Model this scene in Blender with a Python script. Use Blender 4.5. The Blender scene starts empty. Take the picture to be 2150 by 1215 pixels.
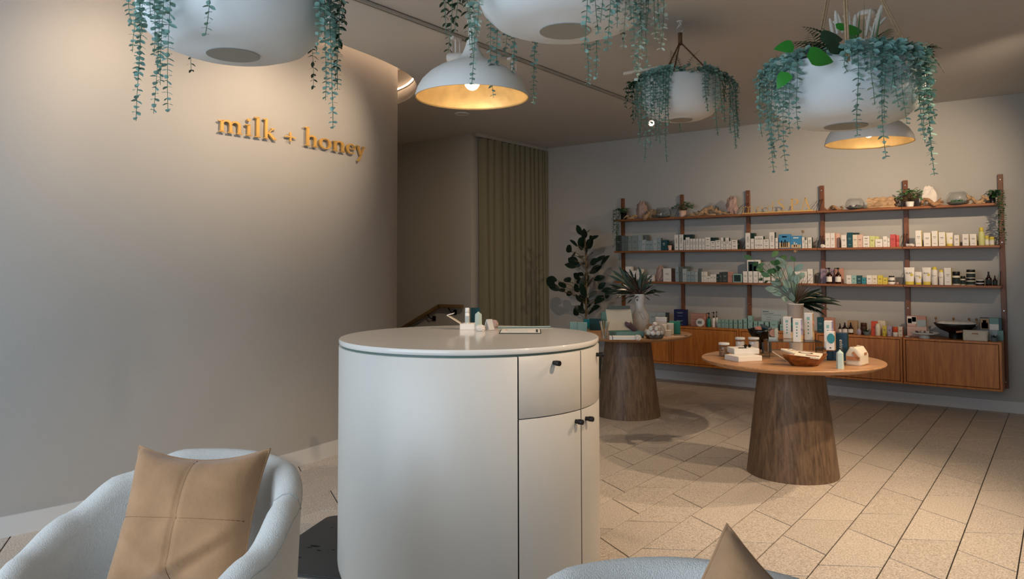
import bpy, bmesh, math, random
from mathutils import Vector, Matrix
random.seed(7)
PI = math.pi
sc = bpy.context.scene
col = sc.collection

# ------------------------------------------------------------------ camera
F_PX, YAW, PITCH, ROLL, PPY, CAM_H = 1549.8, 0.64331, 0.039528, -0.002675, 495.6, 1.38
_f = Vector((-math.sin(YAW) * math.cos(PITCH), math.cos(YAW) * math.cos(PITCH), math.sin(PITCH)))
_r0 = Vector((math.cos(YAW), math.sin(YAW), 0)); _u0 = _r0.cross(_f)
_r = math.cos(ROLL) * _r0 + math.sin(ROLL) * _u0; _u = _r.cross(_f)
CAM = Vector((0, 0, CAM_H))
cd = bpy.data.cameras.new('camera'); cam = bpy.data.objects.new('camera', cd); col.objects.link(cam)
cd.sensor_width = 36.0; cd.lens = F_PX / 2150 * 36.0; cd.shift_y = (PPY - 607.5) / 2150; cd.clip_start = .05
cam.matrix_world = Matrix(((_r.x, _u.x, -_f.x, 0), (_r.y, _u.y, -_f.y, 0), (_r.z, _u.z, -_f.z, CAM_H), (0, 0, 0, 1)))
sc.camera = cam

def ray(x, y): return _f + _r * ((x - 1075) / F_PX) + _u * ((PPY - y) / F_PX)
def at_y(x, y, Y): d = ray(x, y); return CAM + d * (Y / d.y)
def at_z(x, y, Z): d = ray(x, y); return CAM + d * ((Z - CAM_H) / d.z)
def at_x(x, y, X): d = ray(x, y); return CAM + d * (X / d.x)
def at_d(x, y, D): return CAM + ray(x, y) * D
def project(p):
    d = Vector(p) - CAM; z = d.dot(_f); return (1075 + F_PX * d.dot(_r) / z, PPY - F_PX * d.dot(_u) / z, z)

# ------------------------------------------------------------------ world, lights, exposure
sc.view_settings.view_transform = 'Standard'; sc.view_settings.look = 'None'
sc.view_settings.gamma = 1.0; sc.view_settings.exposure = 0.0; sc.view_settings.use_curve_mapping = False
sc.cycles.use_denoising = True; sc.cycles.max_bounces = 8; sc.cycles.diffuse_bounces = 4
sc.cycles.transparent_max_bounces = 12; sc.cycles.sample_clamp_indirect = 4.0; sc.cycles.caustics_reflective = False; sc.cycles.caustics_refractive = False
w = bpy.data.worlds.new('world'); sc.world = w; w.use_nodes = True
w.node_tree.nodes['Background'].inputs[0].default_value = (.62, .78, 1, 1)
w.node_tree.nodes['Background'].inputs[1].default_value = .25

COOL = (.67, .82, 1.0); WARM = (1.0, .75, .52)
def area(name, loc, target, sx, sy, power, color):
    l = bpy.data.lights.new(name, 'AREA'); l.shape = 'RECTANGLE'; l.size = sx; l.size_y = sy; l.energy = power; l.color = color
    o = bpy.data.objects.new(name, l); col.objects.link(o); o.location = loc
    o.rotation_euler = (Vector(target) - Vector(loc)).to_track_quat('-Z', 'Y').to_euler(); return o
def spot(name, loc, target, power, angle, blend=.6, color=WARM, r=.03, parent=None):
    l = bpy.data.lights.new(name, 'SPOT'); l.energy = power; l.spot_size = math.radians(angle); l.spot_blend = blend; l.color = color; l.shadow_soft_size = r
    o = bpy.data.objects.new(name, l); col.objects.link(o); o.location = loc
    o.rotation_euler = (Vector(target) - Vector(loc)).to_track_quat('-Z', 'Y').to_euler(); return o
# daylight through the shop window behind the viewer
area('window_daylight', (-2.3, -2.25, 1.75), (-2.0, 3, 1.2), 4.6, 2.5, 172, COOL)

ZC = 2.974      # ceiling height
YB = 8.32       # back wall

# ------------------------------------------------------------------ materials
def lin(h):
    h = h.lstrip('#'); v = [int(h[i:i + 2], 16) / 255 for i in (0, 2, 4)]
    return tuple((c / 12.92 if c <= .04045 else ((c + .055) / 1.055) ** 2.4) for c in v) + (1,)
MATS = {}
def mat(name, color, rough=.6, metal=0., var=.06, scale=18, bump=0., bscale=60, emit=None, estr=0., trans=0., ior=1.45, alpha=1., spec=.5, sub=0., rnd=0., sheen=0.):
    if name in MATS: return MATS[name]
    m = bpy.data.materials.new(name); m.use_nodes = True; nt = m.node_tree; b = nt.nodes['Principled BSDF']
    c = lin(color) if isinstance(color, str) else tuple(color) + (1,)
    b.inputs['Roughness'].default_value = rough; b.inputs['Metallic'].default_value = metal
    b.inputs['IOR'].default_value = ior; b.inputs['Transmission Weight'].default_value = trans; b.inputs['Alpha'].default_value = alpha
    b.inputs['Specular IOR Level'].default_value = spec
    if sheen: b.inputs['Sheen Weight'].default_value = sheen
    tc = nt.nodes.new('ShaderNodeTexCoord')
    if var or rnd:
        n = nt.nodes.new('ShaderNodeTexNoise'); n.inputs['Scale'].default_value = scale; n.inputs['Detail'].default_value = 4
        nt.links.new(tc.outputs['Object'], n.inputs['Vector'])
        mx = nt.nodes.new('ShaderNodeMix'); mx.data_type = 'RGBA'
        mx.inputs[6].default_value = tuple(max(0, v * (1 - var)) for v in c[:3]) + (1,)
        mx.inputs[7].default_value = tuple(min(1, v * (1 + var)) for v in c[:3]) + (1,)
        nt.links.new(n.outputs['Fac'], mx.inputs[0]); out = mx.outputs[2]
        if rnd:
            oi = nt.nodes.new('ShaderNodeObjectInfo'); hs = nt.nodes.new('ShaderNodeHueSaturation')
            mr = nt.nodes.new('ShaderNodeMapRange'); mr.inputs[3].default_value = 1 - rnd; mr.inputs[4].default_value = 1 + rnd
            nt.links.new(oi.outputs['Random'], mr.inputs[0]); nt.links.new(mr.outputs[0], hs.inputs['Value']); nt.links.new(out, hs.inputs['Color']); out = hs.outputs[0]
        nt.links.new(out, b.inputs['Base Color'])
    else: b.inputs['Base Color'].default_value = c
    if bump:
        n2 = nt.nodes.new('ShaderNodeTexNoise'); n2.inputs['Scale'].default_value = bscale; n2.inputs['Detail'].default_value = 3
        bp = nt.nodes.new('ShaderNodeBump'); bp.inputs['Strength'].default_value = bump; bp.inputs['Distance'].default_value = .01
        nt.links.new(tc.outputs['Object'], n2.inputs['Vector']); nt.links.new(n2.outputs['Fac'], bp.inputs['Height']); nt.links.new(bp.outputs[0], b.inputs['Normal'])
    if emit:
        b.inputs['Emission Color'].default_value = lin(emit) if isinstance(emit, str) else tuple(emit) + (1,); b.inputs['Emission Strength'].default_value = estr
    MATS[name] = m; return m
def wood(name, dark, light, stretch=(1, 1, 12), rough=.45, scale=9, ring=True):
    m = bpy.data.materials.new(name); m.use_nodes = True; nt = m.node_tree; b = nt.nodes['Principled BSDF']; b.inputs['Roughness'].default_value = rough
    tc = nt.nodes.new('ShaderNodeTexCoord'); mp = nt.nodes.new('ShaderNodeMapping')
    mp.inputs['Scale'].default_value = tuple(1.0 / s * 6 for s in stretch)
    nt.links.new(tc.outputs['Object'], mp.inputs[0])
    n = nt.nodes.new('ShaderNodeTexNoise'); n.inputs['Scale'].default_value = scale; n.inputs['Detail'].default_value = 6; n.inputs['Distortion'].default_value = 1.2
    nt.links.new(mp.outputs[0], n.inputs['Vector'])
    wv = nt.nodes.new('ShaderNodeTexNoise'); wv.inputs['Scale'].default_value = scale * 6; wv.inputs['Detail'].default_value = 2
    nt.links.new(mp.outputs[0], wv.inputs['Vector'])
    ad = nt.nodes.new('ShaderNodeMath'); ad.operation = 'MULTIPLY_ADD'; ad.inputs[1].default_value = .35
    nt.links.new(wv.outputs['Fac'], ad.inputs[0]); nt.links.new(n.outputs['Fac'], ad.inputs[2])
    cr = nt.nodes.new('ShaderNodeValToRGB'); cr.color_ramp.elements[0].position = .42; cr.color_ramp.elements[1].position = .95
    cr.color_ramp.elements[0].color = lin(dark); cr.color_ramp.elements[1].color = lin(light)
    nt.links.new(ad.outputs[0], cr.inputs[0]); nt.links.new(cr.outputs[0], b.inputs['Base Color'])
    bp = nt.nodes.new('ShaderNodeBump'); bp.inputs['Strength'].default_value = .15; bp.inputs['Distance'].default_value = .003
    nt.links.new(ad.outputs[0], bp.inputs['Height']); nt.links.new(bp.outputs[0], b.inputs['Normal'])
    MATS[name] = m; return m
def speckle(name, base, dark, light):
    m = bpy.data.materials.new(name); m.use_nodes = True; nt = m.node_tree; b = nt.nodes['Principled BSDF']; b.inputs['Roughness'].default_value = .55
    tc = nt.nodes.new('ShaderNodeTexCoord'); oi = nt.nodes.new('ShaderNodeObjectInfo'); add = nt.nodes.new('ShaderNodeVectorMath'); add.operation = 'ADD'
    mu = nt.nodes.new('ShaderNodeMath'); mu.operation = 'MULTIPLY'; mu.inputs[1].default_value = 37.0
    nt.links.new(oi.outputs['Random'], mu.inputs[0]); nt.links.new(tc.outputs['Object'], add.inputs[0]); nt.links.new(mu.outputs[0], add.inputs[1])
    n = nt.nodes.new('ShaderNodeTexNoise'); n.inputs['Scale'].default_value = 150; n.inputs['Detail'].default_value = 2
    nt.links.new(add.outputs[0], n.inputs['Vector'])
    cr = nt.nodes.new('ShaderNodeValToRGB'); e = cr.color_ramp.elements
    e[0].position = .36; e[0].color = lin(dark); e[1].position = .64; e[1].color = lin(light); k = e.new(.47); k.color = lin(base); k = e.new(.54); k.color = lin(base)
    nt.links.new(n.outputs['Fac'], cr.inputs[0])
    hs = nt.nodes.new('ShaderNodeHueSaturation'); mr = nt.nodes.new('ShaderNodeMapRange'); mr.inputs[3].default_value = .94; mr.inputs[4].default_value = 1.05
    nt.links.new(oi.outputs['Random'], mr.inputs[0]); nt.links.new(mr.outputs[0], hs.inputs['Value']); nt.links.new(cr.outputs[0], hs.inputs['Color']); nt.links.new(hs.outputs[0], b.inputs['Base Color'])
    MATS[name] = m; return m
mat('wall', '#b4b2ac', .85, var=.02, scale=3, bump=.08, bscale=180, spec=.2)
mat('wall_sign', '#adaaa5', .8, var=.03, scale=2.5, bump=.06, bscale=150, spec=.25)
mat('ceiling', '#d0cec9', .9, var=.02, scale=3, spec=.1)
mat('base_white', '#d3d2cf', .6, var=.02)
mat('grout', '#1d1a17', .95)
speckle('tile', '#cdc1b3', '#a79a8a', '#e2d8ca')
mat('desk_white', '#d0cbc2', .38, var=.015, scale=5)
mat('desk_top', '#ded9d1', .12, var=.015, scale=4)
mat('reveal', '#5d6f68', .5)
mat('black', '#0d0d0d', .45); mat('black_gloss', '#070707', .2)
mat('rubber', '#4b4a48', .7, var=.12, scale=6, bump=.1); mat('stain', '#121110', .9)
wood('oak', '#4a3a2b', '#8f745a', (1, 1, 14), .5, 6)
wood('oak_top', '#94653f', '#c99a6c', (14, 1, 1), .35, 6)
wood('walnut', '#6b3a18', '#a5662f', (14, 1, 1), .45, 5)
wood('walnut_v', '#5a3014', '#8c5426', (1, 1, 14), .45, 5)
wood('teak', '#a85a18', '#d98c38', (1, 1, 14), .42, 5)
wood('rail_wood', '#5e4a2c', '#7f6642', (14, 1, 1), .5, 5)
wood('drift', '#8a6a4a', '#cfae86', (6, 2, 2), .8, 14)
wood('bark', '#5a3b26', '#b98f66', (5, 2, 2), .85, 16)
wood('bowl_wood', '#4a2408', '#b0682c', (4, 2, 2), .35, 9)
mat('curtain', '#7c7864', .95, var=.08, scale=60, sheen=.2, spec=.1)
mat('track_metal', '#b9b8b0', .5, .2)
mat('white_paint', '#e3e0da', .45, var=.01); mat('off_white', '#d9d4c8', .5, var=.02)
mat('planter', '#dfe3e3', .55, var=.05, scale=7, spec=.3); mat('planter_base', '#9c9a90', .8); mat('soil', '#2b2018', .95)
mat('rope', '#c1a27f', .9, var=.25, scale=90, bump=.5, bscale=200); mat('leather_cord', '#6b4a2e', .7, var=.15, scale=60)
mat('gold_leaf', '#c4a874', .45, .7, var=.35, scale=14, bump=.15, bscale=25)
mat('gold', '#dcae62', .42, .5, var=.05)
mat('bulb', '#fff1d8', .4, emit='#ffd9a6', estr=22)
mat('led', '#fff1d8', .4, emit=(1, .66, .42), estr=26)
mat('led_spot', '#fff1d8', .4, emit='#ffd9a6', estr=8)
mat('euc', '#86aca3', .6, var=.16, scale=6, rnd=.22, spec=.3); mat('euc_pale', '#b9c7bb', .6, var=.15, scale=6, rnd=.2, spec=.3); mat('euc_stem', '#5c7a63', .7)
mat('leaf_dark', '#1d3a24', .42, var=.2, scale=8, rnd=.25); mat('leaf_ficus', '#12261b', .38, var=.2, scale=8, rnd=.25)
mat('leaf_bright', '#2f8a2c', .35, var=.15, scale=10, rnd=.1); mat('leaf_mid', '#3f6a3c', .5, var=.2, scale=10, rnd=.2)
mat('leaf_sage', '#3d5446', .6, var=.2, rnd=.2); mat('leaf_pale', '#8fa99c', .75, var=.12, scale=10, rnd=.15); mat('leaf_brown', '#5b4331', .7, var=.25, scale=20); mat('stem', '#6d5a3c', .8)
mat('fern', '#3d5c3a', .6, var=.2, rnd=.15); mat('plume', '#dcd5c6', .9, var=.08)
mat('fabric', '#dfdbd4', .95, var=.06, scale=120, bump=.5, bscale=420, sheen=.25, spec=.15)
mat('fabric_dark', '#b4b5b0', .95, var=.05, scale=120, bump=.4, bscale=420)
mat('suede', '#ab835f', .9, var=.3, scale=11, bump=.15, bscale=90, sheen=.3, spec=.15); mat('suede_seam', '#5e4028', .9)
def clear(name, tint, gloss):
    m = bpy.data.materials.new(name); m.use_nodes = True; nt = m.node_tree; nt.nodes.clear(); o = nt.nodes.new('ShaderNodeOutputMaterial')
    tr = nt.nodes.new('ShaderNodeBsdfTransparent'); tr.inputs[0].default_value = lin(tint); gl = nt.nodes.new('ShaderNodeBsdfGlossy'); gl.inputs['Roughness'].default_value = .04
    lw = nt.nodes.new('ShaderNodeLayerWeight'); lw.inputs[0].default_value = .25; mu = nt.nodes.new('ShaderNodeMath'); mu.operation = 'MULTIPLY_ADD'; mu.inputs[1].default_value = gloss; mu.inputs[2].default_value = .03
    mx = nt.nodes.new('ShaderNodeMixShader'); nt.links.new(lw.outputs['Facing'], mu.inputs[0]); nt.links.new(mu.outputs[0], mx.inputs[0]); nt.links.new(tr.outputs[0], mx.inputs[1]); nt.links.new(gl.outputs[0], mx.inputs[2]); nt.links.new(mx.outputs[0], o.inputs[0]); MATS[name] = m
clear('glass', '#fdfefe', .45); clear('acrylic', '#eef4f3', .9); clear('acrylic_edge', '#e6eeed', .7); clear('pane', '#f4f9f9', .3)
for k, c, rg in [('w', '#e6e0d6', .5), ('cream', '#e2d6bd', .5), ('char', '#3b4140', .6), ('grey', '#7f8987', .6), ('grey_d', '#5d6866', .6), ('lgrey', '#a9b3b2', .55), ('bgrey', '#8fa0a2', .55),
                 ('teal_d', '#12454b', .45), ('green_d', '#15302a', .5), ('mint', '#92b7ae', .5), ('mint_d', '#6f978e', .5), ('pink', '#dcb8a6', .5), ('rose', '#bf8a78', .55), ('lilac', '#9a8391', .55), ('lav', '#b3a5b5', .5),
                 ('yellow', '#d6c24a', .5), ('lime', '#cdd08a', .5), ('red', '#c4524e', .5), ('orange', '#d9502a', .5), ('amber', '#2a1208', .18), ('navy', '#141b4c', .45), ('blue', '#3f88b5', .45), ('sand', '#cbb18a', .5),
                 ('ink', '#22302f', .7), ('tan', '#a98a66', .6), ('coral', '#d98f78', .4), ('brown', '#46261a', .6), ('canvas', '#d8cdb8', .9), ('leather', '#b07850', .6), ('white_cer', '#d7d6d0', .35), ('jade', '#1f7d6a', .4),
                 ('crystal_mint', '#bccfc6', .3), ('crystal_pink', '#a98c81', .5), ('crystal_purple', '#5f4c55', .4), ('stone', '#d9d0c6', .8), ('deepblue', '#0d3a4f', .35), ('periwinkle', '#8f95c4', .4), ('teal', '#1f7f86', .3), ('silver', '#c2c2c0', .3)]:
    mat(k, c, rg, var=.04, metal=.8 if k == 'silver' else 0)

# ------------------------------------------------------------------ mesh helpers
class MB:
    def __init__(s): s.v = []; s.f = []; s.sm = []; s.mi = []
    def add(s, vs, fs, smooth=False, M=None, mi=0):
        o = len(s.v); s.v += [tuple(M @ Vector(p)) if M else tuple(p) for p in vs]
        s.f += [tuple(i + o for i in f) for f in fs]; s.sm += [smooth] * len(fs); s.mi += [mi] * len(fs); return s
    def box(s, x0, x1, y0, y1, z0, z1, M=None, mi=0):
        return s.add([(x0, y0, z0), (x1, y0, z0), (x1, y1, z0), (x0, y1, z0), (x0, y0, z1), (x1, y0, z1), (x1, y1, z1), (x0, y1, z1)],
                     [(3, 2, 1, 0), (4, 5, 6, 7), (0, 1, 5, 4), (1, 2, 6, 5), (2, 3, 7, 6), (3, 0, 4, 7)], False, M, mi)
    def rbox(s, x0, x1, y0, y1, z0, z1, r=.003, seg=2, M=None, mi=0, smooth=True):
        bm = bmesh.new(); bmesh.ops.create_cube(bm, size=1)
        for v in bm.verts: v.co = Vector(((x0 + x1) / 2 + v.co.x * (x1 - x0), (y0 + y1) / 2 + v.co.y * (y1 - y0), (z0 + z1) / 2 + v.co.z * (z1 - z0)))
        bmesh.ops.bevel(bm, geom=bm.edges[:], offset=min(r, .49 * min(x1 - x0, y1 - y0, z1 - z0)), segments=seg, affect='EDGES', profile=.5)
        bm.verts.index_update(); s.add([v.co.copy() for v in bm.verts], [[v.index for v in f.verts] for f in bm.faces], seg > 1 and smooth, M, mi); bm.free(); return s
    def lathe(s, prof, n=32, c=(0, 0, 0), M=None, a0=0., a1=2 * PI, smooth=True, mi=0, sx=1, sy=1):
        full = abs(a1 - a0 - 2 * PI) < 1e-6; k = n if full else n + 1; vs = []
        for r, z in prof:
            for i in range(k):
                a = a0 + (a1 - a0) * i / n; vs.append((c[0] + r * math.cos(a) * sx, c[1] + r * math.sin(a) * sy, c[2] + z))
        fs = []
        for j in range(len(prof) - 1):
            for i in range(n):
                i2 = (i + 1) % k; q = (j * k + i, j * k + i2, (j + 1) * k + i2, (j + 1) * k + i)
                fs.append(q)
        s.add(vs, fs, smooth, M, mi)
        return s
    def disc(s, r, n, c, up=True, M=None, mi=0):
        vs = [(c[0] + r * math.cos(2 * PI * i / n), c[1] + r * math.sin(2 * PI * i / n), c[2]) for i in range(n)]
        return s.add(vs, [tuple(range(n)) if up else tuple(range(n - 1, -1, -1))], False, M, mi)
    def cyl(s, r, z0, z1, n=20, c=(0, 0), M=None, bev=0., mi=0, r1=None):
        r1 = r if r1 is None else r1
        p = [(r, z0), (r1, z1)] if not bev else [(r - bev, z0), (r, z0 + bev), (r1, z1 - bev), (r1 - bev, z1)]
        s.lathe(p, n, (c[0], c[1], 0), M, smooth=True, mi=mi); s.disc(p[0][0], n, (c[0], c[1], z0), False, M, mi); s.disc(p[-1][0], n, (c[0], c[1], z1), True, M, mi); return s
    def tube(s, pts, r, n=6, closed=False, cap=True, mi=0):
        pts = [Vector(p) for p in pts]; k = len(pts); rs = r if isinstance(r, (list, tuple)) else [r] * k; vs = []; prev = None
        for i, p in enumerate(pts):
            t = (pts[(i + 1) % k] - pts[i - 1]) if closed else (pts[min(i + 1, k - 1)] - pts[max(i - 1, 0)])
            t = t.normalized() if t.length > 1e-9 else Vector((0, 0, 1))
            if prev is None:
                a = Vector((0, 0, 1)) if abs(t.z) < .9 else Vector((1, 0, 0)); prev = t.cross(a).normalized()
            x = (prev - t * prev.dot(t)); x = x.normalized() if x.length > 1e-6 else t.orthogonal().normalized(); prev = x; y = t.cross(x)
            for j in range(n): a = 2 * PI * j / n; vs.append(p + (x * math.cos(a) + y * math.sin(a)) * rs[i])
        fs = [(i * n + j, i * n + (j + 1) % n, ((i + 1) % k) * n + (j + 1) % n, ((i + 1) % k) * n + j) for i in range(k if closed else k - 1) for j in range(n)]
        if cap and not closed: fs += [tuple(range(n - 1, -1, -1)), tuple((k - 1) * n + j for j in range(n))]
        return s.add(vs, fs, True, None, mi)
    def prism(s, poly, z0, z1, M=None, mi=0):
        n = len(poly); vs = [(x, y, z0) for x, y in poly] + [(x, y, z1) for x, y in poly]
        return s.add(vs, [tuple(range(n - 1, -1, -1)), tuple(range(n, 2 * n))] + [(i, (i + 1) % n, n + (i + 1) % n, n + i) for i in range(n)], False, M, mi)
    def sphere(s, c, r, n=12, m=8, sc_=(1, 1, 1), jit=0., M=None, mi=0, smooth=True):
        vs = [(c[0], c[1], c[2] - r * sc_[2])]
        for j in range(1, m):
            th = PI * j / m
            for i in range(n):
                a = 2 * PI * i / n; k = r * (1 + random.uniform(-jit, jit))
                vs.append((c[0] + k * math.sin(th) * math.cos(a) * sc_[0], c[1] + k * math.sin(th) * math.sin(a) * sc_[1], c[2] - k * math.cos(th) * sc_[2]))
        vs.append((c[0], c[1], c[2] + r * sc_[2])); L = len(vs) - 1
        fs = [(0, 1 + (i + 1) % n, 1 + i) for i in range(n)] + [(L, 1 + (m - 2) * n + i, 1 + (m - 2) * n + (i + 1) % n) for i in range(n)]
        for j in range(m - 2):
            for i in range(n): fs.append((1 + j * n + i, 1 + j * n + (i + 1) % n, 1 + (j + 1) * n + (i + 1) % n, 1 + (j + 1) * n + i))
        return s.add(vs, fs, smooth, M, mi)
    def mesh(s, name, *ms):
        me = bpy.data.meshes.new(name); me.from_pydata(s.v, [], s.f)
        me.polygons.foreach_set('use_smooth', s.sm); me.polygons.foreach_set('material_index', s.mi)
        for m in ms: me.materials.append(MATS[m])
        me.update(); return me
    def build(s, name, m, parent=None, loc=None, rz=0):
        me = s.mesh(name, *(m if isinstance(m, (list, tuple)) else (m,)))
        return link(name, me, parent, loc, rz)
def link(name, data, parent=None, loc=None, rz=0):
    o = bpy.data.objects.new(name, data); col.objects.link(o)
    if parent: o.parent = parent
    if loc is not None: o.location = loc
    if rz: o.rotation_euler = (0, 0, rz)
    return o
def tag(o, label=None, cat=None, group=None, kind=None):
    if label: o['label'] = label
    if cat: o['category'] = cat
    if group: o['group'] = group
    if kind: o['kind'] = kind
    return o
def thing(name, label, cat, loc=(0, 0, 0), rz=0, group=None):
    o = link(name, None, None, loc, rz); o.empty_display_size = .05; return tag(o, label, cat, group)
def struct(o): o['kind'] = 'structure'; return o
def frame(pos, d, up=(0, 0, 1), s=1.):
    x = Vector(d).normalized(); z = Vector(up); z = z - x * z.dot(x)
    z = z.normalized() if z.length > 1e-5 else x.orthogonal().normalized(); y = z.cross(x)
    return Matrix(((x.x * s, y.x * s, z.x * s, pos[0]), (x.y * s, y.y * s, z.y * s, pos[1]), (x.z * s, y.z * s, z.z * s, pos[2]), (0, 0, 0, 1)))
TXT = {}
def text_mesh(t, m):
    if (t, m) in TXT: return TXT[(t, m)]
    c = bpy.data.curves.new('t', 'FONT'); c.body = t; c.align_x = 'CENTER'; c.align_y = 'CENTER'; c.size = 1.; c.extrude = .004; c.resolution_u = 2
    o = bpy.data.objects.new('t', c); col.objects.link(o); bpy.context.view_layer.update()
    me = bpy.data.meshes.new_from_object(o.evaluated_get(bpy.context.evaluated_depsgraph_get())); bpy.data.objects.remove(o)
    me.name = 'lettering'; me.materials.clear(); me.materials.append(MATS[m]); TXT[(t, m)] = me; return me
def text(t, m, parent, loc, size, rot=(PI / 2, 0, 0), name='lettering'):
    o = link(name, text_mesh(t, m), parent, loc); o.rotation_euler = rot; o.scale = (size, size, size * .3); return o
def catmull(P, n=8):
    out = []; P = [Vector(p) for p in P]; Q = [P[0] * 2 - P[1]] + P + [P[-1] * 2 - P[-2]]
    for i in range(1, len(Q) - 2):
        a, b, c, d = Q[i - 1], Q[i], Q[i + 1], Q[i + 2]
        for k in range(n):
            t = k / n; out.append(.5 * ((2 * b) + (c - a) * t + (2 * a - 5 * b + 4 * c - d) * t * t + (3 * b - a - 3 * c + d) * t ** 3))
    out.append(P[-1]); return out

# ------------------------------------------------------------------ room shell
XR, YF, XL = 2.7, -2.4, -8.2
WALLC = catmull([(-5.9, -2.6), (-5.2, -1.1), (-4.72, .2), (-4.42, 1.3), (-4.30, 2.1), (-4.26, 2.9), (-4.31, 3.5), (-4.40, 4.0), (-4.56, 4.4), (-4.85, 4.72), (-5.25, 4.93), (-5.9, 5.02), (-8.2, 5.05)], 8)
def offset(C, d):
    out = []
    for i, p in enumerate(C):
        t = (C[min(i + 1, len(C) - 1)] - C[max(i - 1, 0)]).normalized(); out.append(p + Vector((t.y, -t.x)) * d)
    return out
def ribbon(A, B, za, zb, mbu=None):      # wall strip between plan curves A (front) and B (behind)
    m = mbu or MB(); n = len(A)
    vs = [(p.x, p.y, za) for p in A] + [(p.x, p.y, zb) for p in A] + [(p.x, p.y, zb) for p in B] + [(p.x, p.y, za) for p in B]
    fs = []
    for k in range(4):
        for i in range(n - 1): a = k * n; b = ((k + 1) % 4) * n; fs.append((a + i, a + i + 1, b + i + 1, b + i))
    fs += [(0, n, 2 * n, 3 * n), (n - 1, 4 * n - 1, 3 * n - 1, 2 * n - 1)]
    return m.add(vs, fs, True)
def flatshade(o):
    o.data.polygons.foreach_set('use_smooth', [abs(p.normal.z) < .5 for p in o.data.polygons]); return o
def autosmooth(o, deg=40):
    me = o.data; me.polygons.foreach_set('use_smooth', [True] * len(me.polygons)); me.set_sharp_from_angle(angle=math.radians(deg)); return o
COVE = offset(WALLC, .17)
struct(autosmooth(ribbon(WALLC, offset(WALLC, -.1), 0, ZC + .34).build('wall_left', 'wall_sign')))
struct(autosmooth(ribbon(offset(WALLC, .014), offset(WALLC, -.002), 0, .105).build('baseboard_left', 'base_white')))
m = MB(); pl = [(p.x, p.y) for p in COVE]; vs = [(x, y, ZC) for x, y in pl] + [(XL, YB + .1, ZC), (XR, YB + .1, ZC), (XR, YF, ZC), (pl[0][0], YF, ZC)]
cg = MB().prism([(v[0], v[1]) for v in vs][::-1], ZC, ZC + .05).build('ceiling', 'ceiling'); struct(cg)
bm = bmesh.new(); bm.from_mesh(cg.data); bmesh.ops.triangulate(bm, faces=[f for f in bm.faces if len(f.verts) > 4]); bmesh.ops.recalc_face_normals(bm, faces=bm.faces[:]); bm.to_mesh(cg.data); bm.free()
struct(autosmooth(ribbon(COVE, offset(COVE, .02), ZC + .004, ZC + .34).build('trim_1', 'wall_sign')))
struct(ribbon(offset(COVE, .1), offset(WALLC, -.1), ZC + .33, ZC + .36).build('trim_2', 'wall_sign'))
led = thing('cove_light_strip', 'warm glowing light strip inside the ceiling recess around the curved wall', 'light strip', (COVE[70].x, COVE[70].y, ZC + .12))
led_o = Vector(led.location)
LC = offset(COVE, -.012)
MB().tube([Vector((p.x, p.y, ZC + .14)) - led_o for p in LC[6:]], .006, 6).build('diffuser', 'led', led)
ribbon([p - led_o.xy for p in offset(COVE, -.006)[6:]], [p - led_o.xy for p in COVE[6:]], ZC + .128 - led_o.z, ZC + .152 - led_o.z).build('channel', 'track_metal', led)
m = MB(); m.box(-5.73, XR + .1, YB, YB + .1, 0, ZC); struct(m.build('wall_back', 'wall'))
m = MB(); m.box(XL, -5.73, 6.82, 6.93, -.9, ZC); struct(m.build('wall_stair', 'wall'))
m = MB(); m.box(-5.83, -5.73, 6.93, YB + .1, 0, ZC); struct(m.build('wall_curtain', 'wall'))
m = MB(); m.box(XR, XR + .1, YF, YB, 0, ZC); struct(m.build('wall_right', 'wall'))
m = MB(); m.box(XL - .1, XL, 4.9, 7, -.1, ZC); struct(m.build('wall_stair_end', 'wall'))
m = MB(); m.box(-5.62, XR, YB - .014, YB, 0, .105); struct(m.build('baseboard_back', 'base_white'))
# shop front behind the viewer: sill wall, header and a glazed window
m = MB(); m.box(-6, XR + .1, YF - .12, YF, 0, .45); m.box(-6, XR + .1, YF - .12, YF, 2.75, ZC); m.box(-6, -4.5, YF - .12, YF, .45, 2.75); m.box(1.3, XR + .1, YF - .12, YF, .45, 2.75); struct(m.build('wall_front', 'wall'))
wn = link('window_1', None, None, (-1.6, YF - .06, .45)); struct(wn)
for i in range(5):
    x = -2.9 + i * 1.45; MB().box(x - .03, x + .03, -.03, .03, 0, 2.3).build('mullion', 'char', wn)
for i in range(4):
    x = -2.87 + i * 1.45; MB().box(x, x + 1.39, -.004, .004, .0, 2.3).build('pane', 'pane', wn)

# floor: dark joint bed and trapezoid tiles laid in rows
fl = MB().box(XL, XR, YF, YB, -.12, -.005).build('floor', 'grout'); struct(fl)
ROW, PER = .2467, .8807
g = .0027; gc = .0040
def tile_mesh(kind):
    if kind == 0: q = [(g, -.296 + gc), (ROW - g, -.296 - .14 + gc), (ROW - g, .147 - gc), (g, 0 - gc)]
    else: q = [(g, gc), (ROW - g, .147 + gc), (ROW - g, PER - .296 - .14 - gc), (g, PER - .296 - gc)]
    b = .0012; cx = ROW / 2; cy = sum(p[1] for p in q) / 4
    top = [(p[0] + (b if p[0] < cx else -b), p[1] + (b if p[1] < cy else -b), 0) for p in q]
    mb = MB(); vs = top + [(p[0], p[1], -b) for p in q] + [(p[0], p[1], -.012) for p in q]
    mb.add(vs, [(0, 1, 2, 3)] + [(k + i, k + 4 + i, k + 4 + (i + 1) % 4, k + (i + 1) % 4)[::1] for k in (0, 4) for i in range(4)]); return mb
tmb = [tile_mesh(0), tile_mesh(1)]; tme = [t.mesh('floor_tile', 'tile') for t in tmb]
WP = [(p.x, p.y) for p in WALLC]
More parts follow.
